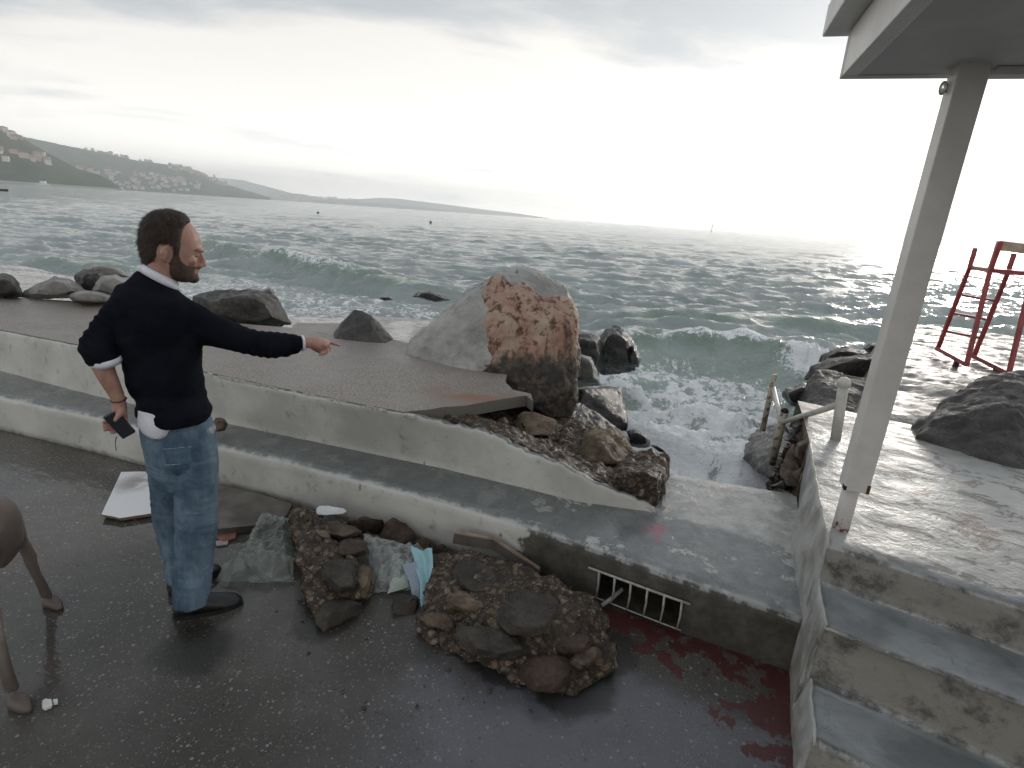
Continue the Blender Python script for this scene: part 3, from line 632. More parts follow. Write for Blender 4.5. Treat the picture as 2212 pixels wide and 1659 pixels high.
# side wall between the low step and the raised platform: a lumpy painted seam
pr_ = [(-2.6, .02), (-1.1, .02), (-.60, .03)] + [(v_, z_ + .012) for v_, z_ in prof[2:]]
pr_ = [(min(v_, 1.30), z_) for v_, z_ in pr_]; G = []
for (va, za), (vb_, zb_) in zip(pr_, pr_[1:]):
    n = max(1, int(math.hypot(vb_ - va, zb_ - za) / .03))
    for j in range(n):
        s = j / n; v_ = va + (vb_ - va) * s; z_ = za + (zb_ - za) * s; fl = -.02 if v_ < -.005 else .28
        ub = np.interp(v_, [-1, 0, .3, .64, .8, 1.05, 1.3], [0, 0, -.022, -.032, -.005, .03, .04]); ut = np.interp(v_, [-2.6, -.5, 0, .2, .8, 1.3], [.024, .022, .016, .010, .006, .02])
        row = [L(ub + (ut - ub) * q ** 1.6 - .008 * math.sin(q * math.pi), v_, fl + (z_ - fl) * q) for q in np.linspace(0, 1, 12)]
        row.append(L(ut + .007, v_ + .002, z_ + .001)); row.append(L(ut + .012, v_ + .006, z_ - .03)); G.append(row)
G = np.array(G); f = G.reshape(-1, 3); d = .012 * fbm(f * 7, 4) + .004 * fbm(f * 26, 3); f = f + np.outer(d, [U[0], U[1], .3])
M['seam'] = simple('lumpy_white_paint', (.24, .235, .21), (.42, .42, .40), 7, .35, .6, 30)
grid_mesh('side_wall', f.reshape(G.shape), M['seam'], steps, flip=True)

bm = hull_mesh([L(.02, 1.26, .655), L(.03, 2.2, .60), L(.7, 2.3, .55), L(.7, 1.3, .6), L(-.12, 1.42, -.55), L(-.10, 2.6, -.55), L(.6, 2.7, -.55), L(.0, 1.27, .1), L(.6, 1.3, -.5), L(-.03, 1.8, .2)], .035, 0)
P_ = np.array([v.co[:] for v in bm.verts]); N_ = np.array([v.normal[:] for v in bm.verts]); b1, b2, _ = worley(P_ * 5); dd_ = .09 * (b2 - b1) - .05 + .03 * fbm(P_ * 9, 4); dd_ = dd_ * (P_[:, 2] < .58)
for v, p in zip(bm.verts, P_ + N_ * dd_[:, None]): v.co = p
from_bm('broken_base', bm, M['rock_brown'], steps, smooth=True)
# ------------------------------------------------------------------ pillar and canopy
PB = Z(1816, 1138, .69); RA = R(-17.5)
def F(a, b, z): c, s = math.cos(RA), math.sin(RA); return np.array([PB[0] + c * a - s * b, PB[1] + s * a + c * b, z])   # canopy frame centred on the pillar
M['whitepaint'] = simple('weathered_white_paint', (.60, .58, .55), (.68, .66, .62), 5, .42, .25, 40)
M['rust'] = simple('rust', (.20, .06, .02), (.08, .03, .015), 40, .8, .5, 90)
pil = empty('pillar', PB, 'white square pillar on a round foot rising to the canopy corner', 'pillar')
def box(name, a0, a1, b0, b1, z0, z1, mat, parent, bev=.004, fr=F):
    bm = bmesh.new(); bm_prism(bm, [fr(a0, b0, 0)[:2], fr(a1, b0, 0)[:2], fr(a1, b1, 0)[:2], fr(a0, b1, 0)[:2]], z0, z1); o = from_bm(name, bm, mat, parent)
    if bev: bevel(o, bev)
    return o
box('shaft', -.041, .051, -.050, .044, .885, 2.52, M['whitepaint'], pil)
bm = bmesh.new(); bm_tube(bm, [F(0, 0, .66), F(0, 0, .90)], .033, 24); from_bm('foot_post', bm, material('rust_bled_paint', lambda t: dict(color=t.mix(t.math('GREATER_THAN', t.math('SUBTRACT', t.noise(t.pos(), 34, 6, .65), t.mapr(t.sep(t.pos())[2], .69, .77, 0, .30, False)), .47), (.60, .58, .55), t.mix(t.noise(t.pos(), 80), (.10, .035, .015), (.30, .10, .03))), rough=.5)), pil, smooth=True)
box('rusty_corner', .040, .0525, -.0515, -.038, .886, .925, M['rust'], pil, 0)
M['blackhole'] = simple('black_gap', (.008, .008, .008), (.02, .02, .02), 9, .9)
box('corner_gap', -.0425, -.033, -.0515, -.024, .886, .905, M['blackhole'], pil, 0)
bm = bmesh.new(); bmesh.ops.create_uvsphere(bm, u_segments=16, v_segments=10, radius=.018, matrix=Matrix.Translation(F(-.052, .02, 2.43)) @ Matrix.Diagonal((.7, .7, 1.3, 1)))
M['glass'] = material('frosted_glass', lambda t: dict(color=(.6, .6, .6), rough=.2, trans=.4))
from_bm('small_lamp', bm, M['glass'], pil, smooth=True)
can = empty('canopy', F(0.6, -1, 2.5), 'white flat canopy roof with a stepped fascia, held up by the pillar', 'canopy')
ca, cb = [(Z(*p, 2.49) - PB) for p in ((1815, 168), (2212, 168))]
def toF(p): q = np.asarray(p)[:2] - PB[:2]; c, s = math.cos(RA), math.sin(RA); return c * q[0] + s * q[1], -s * q[0] + c * q[1]
fa, fb = toF(Z(1815, 168, 2.49)); ga, gb = toF(Z(2212, 168, 2.49))
M['roofpaint'] = simple('white_roof_paint', (.52, .51, .49), (.60, .59, .56), 3, .55, .15, 30)
box('soffit_slab', fa, 3.4, -3.2, fb, 2.49, 2.60, M['roofpaint'], can, .005)
box('fascia', fa - .003, 3.45, fb - .05, fb + .004, 2.485, 2.645, M['roofpaint'], can, .004)
box('side_fascia', fa - .003, fa + .05, -3.2, fb - .052, 2.485, 2.645, M['whitepaint'], can, .004)
box('roof_edge', fa - .085, 3.5, -3.2, fb + .07, 2.648, 2.76, M['whitepaint'], can, .006)
box('ceiling_batten', 0.075, 3.3, -.02, .045, 2.462, 2.489, M['roofpaint'], can, .004)

# ------------------------------------------------------------------ railing at the bathing steps
M['railpaint'] = simple('chipped_cream_paint', (.46, .45, .40), (.56, .55, .50), 12, .4, .4, 60)
def m_railrust(t):
    p = t.pos(); n = t.noise(p, 22, 5, .6); return dict(color=t.mix(t.mapr(n, .50, .60), (.40, .36, .28), (.12, .07, .04)), rough=.55, normal=t.bump(n, .4, .005))
M['railrust'] = material('rusty_cream_paint', m_railrust)
rail = empty('railing', Z(1802, 952, .675), 'cream painted tubular railing stepping down to the water behind the pillar', 'railing')
A0 = Z(1804, 953, .665); A1 = D(1823, 828, np.hypot(A0[0], A0[1])); kA = np.hypot(A0[0], A0[1])
bm = bmesh.new(); bm_tube(bm, [A0, A1], .030, 20); po = from_bm('post', bm, M['railpaint'], rail, smooth=True)
bm = bmesh.new(); bmesh.ops.create_uvsphere(bm, u_segments=20, v_segments=12, radius=.040, matrix=Matrix.Translation(A1)); from_bm('ball_cap', bm, M['railpaint'], po, smooth=True)
kB = 4.75; B0 = D(1667, 1003, kB); B1 = D(1695, 889, kB); kC = 5.75; CC0 = D(1647, 930, kC); CC1 = D(1673, 809, kC)
bm = bmesh.new(); bm_tube(bm, [B0, B1], .030, 16); po2 = from_bm('post', bm, M['railrust'], rail, smooth=True)
bm = bmesh.new(); bmesh.ops.create_uvsphere(bm, u_segments=14, v_segments=10, radius=.031, matrix=Matrix.Translation(B1)); from_bm('open_end', bm, M['blackhole'], po2, smooth=True)
bm = bmesh.new(); bm_tube(bm, [CC0, CC1], .026, 16); from_bm('post', bm, M['railrust'], rail, smooth=True)
A2 = D(1813, 874, kA - .01); B2 = D(1688, 913, kB); C2 = D(1671, 838, kC)
bm = bmesh.new(); bm_tube(bm, [A2, A2 * .5 + B2 * .5, B2], .020, 14); from_bm('handrail', bm, M['railpaint'], rail, smooth=True)
bm = bmesh.new(); bm_tube(bm, [B2, C2], .020, 14); from_bm('handrail', bm, M['railpaint'], rail, smooth=True)

# ------------------------------------------------------------------ red lifeguard chair
M['red'] = simple('worn_red_paint', (.20, .020, .022), (.30, .045, .045), 9, .4, .3, 40)
M['chairwood'] = simple('weathered_wood_back', (.34, .25, .18), (.46, .36, .27), 14, .5, .3, 50)
kz = .50
f1 = Z(2087, 792, kz); r1 = Z(2024, 757, kz); f2 = Z(2178, 812, kz - .03); r2 = f2 + (r1 - f1)
chair = empty('lifeguard_chair', (f1 + r2) / 2, 'tall red steel lifeguard chair standing on the wet rocky terrace', 'lifeguard chair')
ddx = (f2 - f1) * 1.0; hh = np.array([0, 0, 1.0])
def at_h(base, px, py):  # point above the base line seen at a given picture height
    k = np.hypot(base[0], base[1]); return D(px, py, k)
sl = .10
def lean(p, q, t_): return p + (q - p) * t_
seat_z = at_h(f1, 2110, 584)[2]; top_z = at_h(f1, 2122, 518)[2]
ins = ddx * .10; bk = (r1 - f1)
F1t = f1 + ddx * .02 + bk * .20 + hh * (seat_z - kz); F2t = f2 - ddx * .02 + bk * .20 + hh * (seat_z - kz); R1t = r1 + ddx * .04 - bk * .18 + hh * (seat_z - kz); R2t = R1t + (F2t - F1t)
for a, b in ((f1, F1t), (f2, F2t), (r1, R1t), (r2, R2t)):
    bm = bmesh.new(); bm_bar(bm, a, b, .046); o = from_bm('leg', bm, M['red'], chair); bevel(o, .005)
for a, b in ((f1, r1), (f2, r2)):
    bm = bmesh.new(); bm_bar(bm, a + hh * .03, b + hh * .03, .05, .05); from_bm('base_bar', bm, M['red'], chair)
for t_ in (.25, .47, .69):
    bm = bmesh.new(); bm_bar(bm, lean(r1, R1t, t_), lean(r2, R2t, t_), .03); from_bm('rung', bm, M['red'], chair)
bm = bmesh.new(); bm_prism(bm, [F1t[:2], F2t[:2], R2t[:2], R1t[:2]], seat_z - .02, seat_z + .03); from_bm('seat', bm, M['red'], chair)
kk = hh * (top_z - seat_z)
for a in (F1t, F2t):
    bm = bmesh.new(); bm_bar(bm, a, a + kk + bk * -.02, .05); from_bm('back_post', bm, M['red'], chair)
bm = bmesh.new(); bm_bar(bm, F1t + kk - hh * .05, F2t + kk - hh * .05, .03, .11); from_bm('backrest', bm, M['chairwood'], chair)
for a in (R1t, R2t):
    bm = bmesh.new(); bm_bar(bm, a, a + kk * .72, .04); from_bm('arm_post', bm, M['red'], chair)
bm = bmesh.new(); bm_bar(bm, f1 + bk * .3 + hh * .05 - bk * .02, f1 + bk * .3 + hh * -.12, .05); from_bm('foot_block', bm, M['rock_slate'], chair)
bm = bmesh.new(); bm_bar(bm, f2 + bk * .3 + hh * .05, f2 + bk * .3 + hh * -.14, .05); from_bm('foot_block', bm, M['rock_slate'], chair)

# ------------------------------------------------------------------ drain grate
M['gratepaint'] = simple('flaking_white_iron', (.30, .28, .25), (.45, .43, .40), 40, .5, .6, 120)
grate = empty('drain_grate', Z(1370, 1320, 0), 'white rusty iron grate over the dark drain hole in the wall', 'grate')
gw = lambda px, py, z: Z(px, py, z)
gu0, gu1 = -.945, -.485
pt = lambda u, z: L(u, vf(u) - .012, z)
bm = bmesh.new(); bm_tube(bm, [pt(u, .183) for u in np.linspace(gu0 - .04, gu1 + .02, 6)], .0065, 8); from_bm('top_rail', bm, M['gratepaint'], grate, smooth=True)
bm = bmesh.new(); bm_tube(bm, [pt(u, .022) for u in np.linspace(gu0, gu1, 6)], .004, 8); from_bm('bottom_rail', bm, M['gratepaint'], grate, smooth=True)
for k in range(6):
    u = gu0 + .02 + k * (gu1 - gu0 - .04) / 5; bm = bmesh.new(); bm_tube(bm, [pt(u, .185), pt(u + .004, .10), pt(u, .02)], [.0065, .0055, .0045], 8); from_bm('bar', bm, M['gratepaint'], grate, smooth=True)
M['pipe'] = material('translucent_plastic', lambda t: dict(color=(.35, .36, .36), rough=.3, alpha=.75))
bm = bmesh.new(); bm_tube(bm, [Z(1300, 1308, .03), Z(1322, 1292, .05), Z(1345, 1272, .09)], .010, 10)
tag(from_bm('plastic_tube', bm, M['pipe'], smooth=True), 'short clear plastic tube poking out of the drain grate', 'tube')
# ------------------------------------------------------------------ rocks
def rock(name, pts, mat, label=None, cat=None, group=None, seg=.05, amp=.03, fs=3.0, ridged=.5, parent=None, smooth_it=0, attrf=None, smooth=True, seed=0., flat_base=None):
    bm = hull_mesh(pts, seg, smooth_it); P = np.array([v.co[:] for v in bm.verts]); N = np.array([v.normal[:] for v in bm.verts])
    n = fbm(P * fs + seed, 5, .55); rd = fbm(P * fs * .8 + 31 + seed, 4, .5, ridge=True); b1, b2, _ = worley(P * fs * .9 + seed)
    d = 1.5 * amp * ((1 - ridged) * n * 1.3 + ridged * (rd * .6 - .25) + .5 * (b2 - b1) - .12) + amp * .25 * fbm(P * fs * 7 + seed, 3)
    P2 = P + N * d[:, None]
    if flat_base is not None: P2[:, 2] = np.maximum(P2[:, 2], flat_base)
    for v, p in zip(bm.verts, P2): v.co = p
    at = attrf(P, N) if attrf else None
    me = bpy.data.meshes.new(name); bm.to_mesh(me); bm.free()
    if at is not None: a = me.attributes.new('stain', 'FLOAT', 'POINT'); a.data.foreach_set('value', np.asarray(at, dtype=np.float32))
    o = link(name, me, mat, parent, None, smooth)
    if label: tag(o, label, cat or 'rock', group)
    return o
def sil(pts, y, th, ff=.62, fb=.7, dz=0.0):
    """rock volume from an outline at distance y with a thickness th; the near and far sides are drawn in"""
    P0 = [Y(p[0], p[1], (p[2] if len(p) > 2 else y)) for p in pts]; c = np.mean(P0, 0); out = list(P0)
    for p in P0:
        q = c + (p - c) * ff; q = q * 1.0; k = (c[1] - th / 2) / c[1]; out.append(CAMP + (q - CAMP) * k)
        q = c + (p - c) * fb; k = (c[1] + th / 2) / c[1]; out.append(CAMP + (q - CAMP) * k - np.array([0, 0, dz]))
    return out

# the great boulder
bp = [Y(*p) for p in [(864, 768, 4.66), (905, 735, 5.0), (962, 697, 5.0), (1020, 655, 4.95), (1072, 592, 4.75), (1088, 578, 4.95), (1110, 577, 5.1), (1160, 583, 5.15), (1218, 612, 5.0), (1224, 640, 4.85), (1246, 690, 4.6), (1251, 790, 4.45), (1248, 870, 4.4), (1232, 905, 4.35), (1200, 900, 4.25), (1150, 872, 4.15), (1102, 812, 4.22), (1060, 800, 4.28), (1000, 803, 4.3), (930, 790, 4.45),
      (1075, 603, 4.72), (1042, 700, 4.45), (1045, 770, 4.30), (900, 722, 5.6), (1100, 590, 5.9), (1225, 640, 5.8), (1240, 830, 5.6), (900, 790, 5.5), (1100, 690, 4.42), (1190, 660, 4.62), (1220, 800, 4.34)]]
nf = np.cross(Y(1245, 700, 4.6) - Y(1075, 603, 4.72), Y(1042, 740, 4.35) - Y(1075, 603, 4.72)); nf /= np.linalg.norm(nf); nf = nf if nf[1] < 0 else -nf
def stainf(P, N):
    q = proj(P); face = sstep(N @ nf, .60, .88) if True else 0
    edge = sstep(q[:, 0] + 34 * fbm(P * 5, 4), 1034, 1064) * sstep(q[:, 1] + 20 * fbm(P * 4 + 3, 3) - (q[:, 0] - 1070) * .32, 592, 606)
    return np.clip(edge * (N @ nf > .05) * 1.0, 0, 1)
rock('boulder', bp, M['boulder'], 'huge grey limestone boulder with a red stained face thrown onto the broken terrace', 'boulder', seg=.028, amp=.062, fs=3.4, ridged=.6, attrf=stainf, smooth_it=0)
# rocks on the sea side of the terrace
rock('rock', [Y(*p) for p in [(714, 728, 5.15), (765, 668, 5.35), (800, 680, 5.3), (850, 735, 5.2), (828, 745, 5.0), (812, 740, 5.0), (770, 738, 5.02), (718, 732, 5.05), (765, 672, 5.6), (845, 735, 5.7), (720, 725, 5.7), (800, 695, 5.12)]], M['rock_dark'], 'dark pyramid shaped rock beyond the pointing hand', seg=.04, amp=.03, fs=4, smooth_it=0)
rock('rock', sil([(425, 690), (418, 640), (452, 630), (492, 623), (560, 627), (600, 645), (612, 672), (632, 700), (600, 712), (540, 716), (480, 700)], 6.1, 1.0), M['rock_dark'], 'broad dark rock right of the man\'s shoulder at the terrace edge', seg=.05, amp=.06, fs=2.6)
rock('rock', sil([(560, 636), (568, 624), (582, 620), (592, 628), (592, 642), (575, 645)], 7.0, .3), M['rock_grey'], 'small round grey rock on top behind the broad dark rock', seg=.04, amp=.02)
rock('rock', sil([(-40, 640), (-25, 600), (5, 590), (28, 598), (44, 622), (54, 640), (20, 647)], 6.2, .9), M['rock_purple'], 'rusty brown rock at the left picture edge behind the wall', seg=.05, amp=.05)
rock('rock', sil([(40, 640), (55, 628), (90, 612), (118, 598), (150, 602), (176, 620), (190, 632), (160, 642), (105, 645), (60, 645)], 6.3, .9), M['rock_grey'], 'pale grey humped rock second from the left edge', seg=.05, amp=.045)
rock('rock', sil([(142, 640), (150, 632), (180, 626), (220, 632), (245, 640), (240, 654), (200, 657), (155, 653)], 5.9, .5), M['rock_grey'], 'low smooth grey rock lying at the terrace edge left of the man', seg=.04, amp=.02)
rock('rock', sil([(165, 618), (160, 595), (180, 582), (215, 583), (238, 600), (232, 625), (205, 632), (190, 630)], 6.8, .6), M['rock_purple'], 'cracked brown and grey rock behind the humped rock', seg=.04, amp=.05)
rock('rock', sil([(200, 630), (207, 610), (218, 598), (250, 592), (285, 610), (280, 640), (240, 648)], 6.25, .5), M['rock_grey'], 'pale rock slab leaning by the man\'s left elbow', seg=.04, amp=.03)
rock('rock', sil([(178, 582), (190, 572), (225, 570), (262, 582), (285, 600), (240, 600)], 8.2, .5), M['rock_grey'], 'flat grey rock tip furthest back behind the man\'s elbow', seg=.05, amp=.03)
rock('rock', sil([(890, 640), (900, 630), (925, 628), (960, 640), (975, 648), (940, 652)], 11.5, .7), M['rock_black'], 'dark rock awash on the flooded ledge left of the boulder', seg=.06, amp=.05)
rock('rock', sil([(815, 645), (825, 640), (845, 641), (850, 647), (830, 650)], 11.8, .4), M['rock_black'], 'tiny dark rock tip on the flooded ledge', seg=.05, amp=.03)
# black rocks between the boulder and the inlet
rock('rock', sil([(1292, 770), (1294, 728), (1305, 708), (1325, 701), (1350, 712), (1366, 728), (1364, 760), (1372, 800), (1340, 812), (1300, 806)], 7.4, .8), M['rock_black'], 'tall black rock standing in the surf right of the boulder', seg=.05, amp=.06)
rock('rock', sil([(1355, 770), (1368, 745), (1374, 752), (1382, 778), (1380, 795), (1362, 796)], 7.2, .4), M['rock_black'], 'narrow black rock leaning on the tall surf rock', seg=.04, amp=.03)
rock('rock', sil([(1240, 770), (1240, 712), (1262, 722), (1296, 730), (1305, 770), (1290, 812), (1250, 806)], 6.9, .8), M['rock_black'], 'wet black rock wedged between the boulder and the tall surf rock', seg=.05, amp=.05)
rock('rock', sil([(1235, 770), (1250, 760), (1276, 770), (1290, 800), (1297, 832), (1235, 840)], 5.9, .6), M['rock_wetlight'], 'glistening wet grey rock tight behind the boulder', seg=.04, amp=.03)
rock('rock', [Y(*p) for p in [(1246, 838, 5.0), (1300, 834, 5.3), (1342, 838, 5.3), (1346, 870, 5.1), (1356, 920, 4.9), (1354, 945, 4.85), (1300, 925, 4.8), (1250, 880, 4.75), (1240, 850, 5.5), (1340, 850, 5.9), (1350, 930, 5.6), (1262, 842, 4.85)]], M['rock_black'], 'square black block with a sharp flat top beside the boulder', seg=.04, amp=.025, smooth_it=0)
rock('rock', [Y(*p) for p in [(1225, 880, 4.6), (1250, 868, 4.7), (1290, 890, 4.7), (1335, 925, 4.7), (1345, 945, 4.6), (1280, 975, 4.15), (1215, 960, 4.1), (1212, 930, 4.2), (1225, 960, 4.8), (1340, 980, 4.8)]], M['rock_black'], 'gravelly wet black slab sloping under the boulder', seg=.035, amp=.02, fs=9)
rock('rock', sil([(1350, 950), (1352, 930), (1370, 925), (1392, 935), (1405, 948), (1404, 965), (1380, 968), (1352, 962)], 4.75, .5), M['rock_black'], 'low black rock with a wet top beside the churning foam', seg=.035, amp=.02, smooth_it=1)
rock('rock', sil([(1325, 945), (1330, 930), (1352, 932), (1360, 950), (1358, 975), (1335, 980)], 4.25, .3), M['rock_wetlight'], 'small wet grey rock behind the lumpy brown rock', seg=.03, amp=.02)
rock('rock', sil([(1405, 962), (1415, 960), (1436, 972), (1442, 980), (1425, 978)], 4.6, .2), M['rock_black'], 'thin black sliver of rock at the edge of the foam', seg=.03, amp=.012)
# broken pieces lying behind the wall crest
rock('rubble_rock', [Y(*p) for p in [(1250, 985, 3.55), (1258, 940, 3.7), (1275, 922, 3.8), (1330, 920, 3.85), (1350, 940, 3.8), (1372, 985, 3.65), (1380, 1005, 3.6), (1330, 1000, 3.4), (1270, 998, 3.4), (1300, 960, 3.45), (1265, 975, 4.2), (1360, 975, 4.2)]], M['rock_tan'], 'lumpy brown rock on the exposed rubble of the wall', seg=.022, amp=.035, fs=8)
rock('rubble_rock', [Y(*p) for p in [(1114, 930, 3.75), (1118, 895, 3.9), (1128, 886, 3.95), (1160, 890, 3.9), (1200, 905, 3.85), (1205, 918, 3.8), (1190, 940, 3.7), (1140, 940, 3.65), (1130, 920, 4.2), (1195, 925, 4.2)]], M['rock_tan'], 'oblong tan stone under the lip of the broken paving', seg=.022, amp=.018, fs=7)
rock('rubble_rock', sil([(1060, 915), (1072, 902), (1092, 900), (1100, 912), (1095, 930), (1070, 926)], 3.75, .2), M['rock_tan'], 'small tan stone left of the oblong one under the paving lip', seg=.02, amp=.015, fs=8)
rock('rubble_rock', sil([(1330, 1030), (1350, 1008), (1400, 1010), (1432, 1024), (1434, 1060), (1428, 1096), (1395, 1102), (1360, 1080), (1340, 1060)], 3.05, .34, .75, .8), M['rubble'], 'rough brown block end of the broken wall by the white edge', seg=.02, amp=.035, fs=9)
rock('rubble_rock', sil([(1150, 960), (1165, 945), (1190, 948), (1195, 962), (1170, 970)], 3.7, .2), M['rock_brown'], 'dull brown lump half buried in the rubble below the oblong stone', seg=.02, amp=.015, fs=9)
bm = bmesh.new(); a = [Z(1436, 1018, .318), Z(1442, 1020, .318), Z(1436, 1098, .312), Z(1428, 1098, .312)]; bm_prism(bm, [p[:2] for p in a], .285, .325)
from_bm('render_rim', bm, M['seam'], wall)
rock('pebble_stone', sil([(459, 912), (466, 903), (486, 905), (493, 914), (486, 930), (466, 935)], 3.45, .09), M['rock_brown'], 'small brown stone left lying on the wall step behind the man\'s hip', 'stone', seg=.012, amp=.010, fs=16)
# broken masonry at the end of the side wall
rock('masonry_rock', [Y(*p) for p in [(1681, 1010, 3.4), (1698, 975, 3.5), (1715, 958, 3.55), (1728, 985, 3.45), (1730, 1030, 3.3), (1722, 1052, 3.2), (1700, 1050, 3.2), (1684, 1030, 3.3), (1700, 1000, 3.75), (1725, 1000, 3.75)]], M['rock_brown'], 'rounded brown stone bared at the broken end of the side wall', seg=.025, amp=.022, fs=5)
rock('masonry_rock', sil([(1716, 985), (1722, 955), (1740, 948), (1756, 962), (1752, 1000), (1735, 1010)], 3.4, .3), M['rock_brown'], 'upper brown stone under the platform corner by the railing', seg=.025, amp=.015, fs=6)
rock('masonry_rock', sil([(1710, 945), (1712, 918), (1725, 908), (1745, 915), (1755, 945), (1735, 960)], 3.9, .4), M['rock_dark'], 'dark hollow stone below the handrail joint', seg=.03, amp=.03, fs=6)
rock('masonry_rock', sil([(1660, 1050), (1690, 1038), (1715, 1048), (1700, 1060)], 3.35, .2), M['rock_dark'], 'low dark stone where the foam meets the side wall', seg=.025, amp=.015, fs=8)
rock('rock', [Z(*p) for p in [(1600, 985, -.42), (1622, 940, -.36), (1650, 918, -.30), (1692, 918, -.2), (1712, 960, -.12), (1706, 1010, -.15), (1665, 1035, -.36), (1640, 1018, -.42), (1665, 960, -.16), (1690, 985, -.12), (1640, 975, -.28), (1700, 930, -.7), (1620, 1000, -.7)]], M['rock_wetlight'], 'gravelly dark rock around the foot of the lower railing post', seg=.04, amp=.03, fs=8)
# dark rocks along the far side of the inlet
rock('rock', sil([(1690, 850), (1700, 838), (1735, 828), (1760, 832), (1775, 862), (1740, 880), (1705, 876)], 6.6, .8), M['rock_black'], 'lowest black rock reaching into the inlet behind the railing', seg=.05, amp=.05)
rock('rock', [Y(*p) for p in [(1722, 862, 6.2), (1748, 820, 6.4), (1765, 798, 6.6), (1790, 798, 6.6), (1830, 806, 6.5), (1870, 818, 6.4), (1880, 850, 5.9), (1875, 895, 5.3), (1790, 897, 5.2), (1740, 888, 5.6), (1760, 840, 7.2), (1880, 850, 7.2)]], M['rock_dark'], 'big wedge of black rock with a pale edge behind the ball topped post', seg=.05, amp=.05, fs=2.2)
rock('rock', sil([(1736, 820), (1752, 792), (1790, 778), (1850, 768), (1905, 762), (1960, 770), (1965, 815), (1880, 840), (1800, 820)], 7.6, 1.3), M['rock_purple'], 'layered flat topped grey brown rock above the inlet', seg=.06, amp=.07, fs=1.8)
rock('rock', sil([(1766, 782), (1775, 768), (1805, 754), (1835, 752), (1880, 764), (1870, 780), (1800, 786)], 8.6, .9), M['rock_purple'], 'brown hump of rock behind the layered rock', seg=.05, amp=.05)
rock('rock', sil([(1866, 752), (1878, 742), (1900, 742), (1910, 765), (1880, 766)], 9.2, .7), M['rock_dark'], 'small dark rock left of the pillar at the terrace end', seg=.05, amp=.04)
rock('rock', sil([(1940, 765), (1945, 742), (1990, 736), (2045, 734), (2072, 742), (2072, 758), (2010, 762)], 9.6, .9), M['rock_purple'], 'long flat brown rock lying behind the lifeguard chair', seg=.05, amp=.04)
rock('rock', sil([(1950, 742), (1965, 728), (1985, 730), (1995, 745), (1970, 750)], 10.4, .6), M['rock_dark'], 'dark rock top showing behind the long flat brown rock', seg=.05, amp=.04)
rock('boulder', [Y(*p) for p in [(1928, 972, 3.55), (1970, 930, 3.8), (2035, 872, 4.0), (2095, 828, 4.1), (2145, 808, 4.15), (2200, 803, 4.15), (2300, 820, 4.0), (2420, 900, 3.7), (2460, 1010, 3.3), (2380, 1060, 2.95), (2212, 1036, 2.98), (2090, 1003, 3.15), (2010, 985, 3.35), (1990, 940, 3.45), (2100, 880, 3.55), (2200, 880, 3.4), (2000, 930, 4.6), (2150, 850, 5.0), (2350, 850, 4.9)]], M['rock_dark'], 'large dark brown boulder resting on the white platform at the right edge', 'boulder', seg=.04, amp=.075, fs=2.4)

# ------------------------------------------------------------------ debris on the promenade
def lump(name, pts, mat, label=None, cat='rubble', **kw): return rock(name, [Z(*p) for p in pts], mat, label, cat, **kw)
ch = rock('concrete_chunk', [Z(*p) for p in [(898, 1365, .02), (900, 1330, .08), (930, 1290, .12), (940, 1215, .14), (995, 1183, .15), (1080, 1200, .16), (1150, 1260, .14), (1215, 1285, .16), (1285, 1290, .16), (1320, 1330, .14), (1332, 1385, .10), (1325, 1440, .04), (1290, 1480, .02), (1220, 1505, .015), (1170, 1495, .02), (1120, 1455, .03), (1040, 1425, .02), (960, 1400, .015), (1100, 1330, .17), (1220, 1350, .18), (1000, 1330, .14), (930, 1370, -.02), (1300, 1450, -.02), (1000, 1250, -.02), (1250, 1300, -.02)]], M['rubble'], 'big slab of brown conglomerate rubble with dark stones set in it, lying before the drain', 'concrete chunk', seg=.015, amp=.042, fs=7)
def inset(pts, mat, nm='embedded_stone', par=None, seg=.012, amp=.016, fs=11): return rock(nm, [Z(*p) for p in pts], mat, seg=seg, amp=amp, fs=fs, parent=par, smooth_it=0)
def disc(cx, cy, rx, ry, z0, z1, rot=0):
    out = []
    for k in range(9):
        a = k * 2 * math.pi / 9 + random.uniform(-.15, .15); q_ = random.uniform(.80, 1.18); x = rx * math.cos(a) * q_; y = ry * math.sin(a) * q_; c, s = math.cos(rot), math.sin(rot)
        out.append((cx + 1.08 * (c * x - s * y), cy + 1.08 * (s * x + c * y), z0)); out.append((cx + .74 * (c * x - s * y), cy - 3 + .72 * (s * x + c * y), z1 - .012))
    return out
inset(disc(1140, 1325, 66, 48, .15, .21, .1), M['rock_slate'], par=ch); inset(disc(1065, 1388, 82, 36, .09, .165, .30), M['rock_slate'], par=ch)
inset(disc(1030, 1248, 62, 42, .10, .18, .4), M['rock_slate'], par=ch); inset(disc(1008, 1302, 46, 25, .12, .185, .3), M['rock_tan'], par=ch)
inset(disc(952, 1262, 22, 27, .08, .145), M['rock_tan'], par=ch); inset(disc(1240, 1385, 36, 34, .13, .175), M['rock_red'], par=ch)
inset(disc(1186, 1450, 66, 44, .05, .12, -.1), M['rock_red'], par=ch); inset(disc(960, 1222, 32, 26, .09, .145), M['rock_red'], par=ch); inset(disc(948, 1338, 38, 17, .11, .135, .1), M['rock_brown'], par=ch)
inset(disc(1265, 1420, 34, 20, .10, .15, -.2), M['rock_brown'], par=ch)
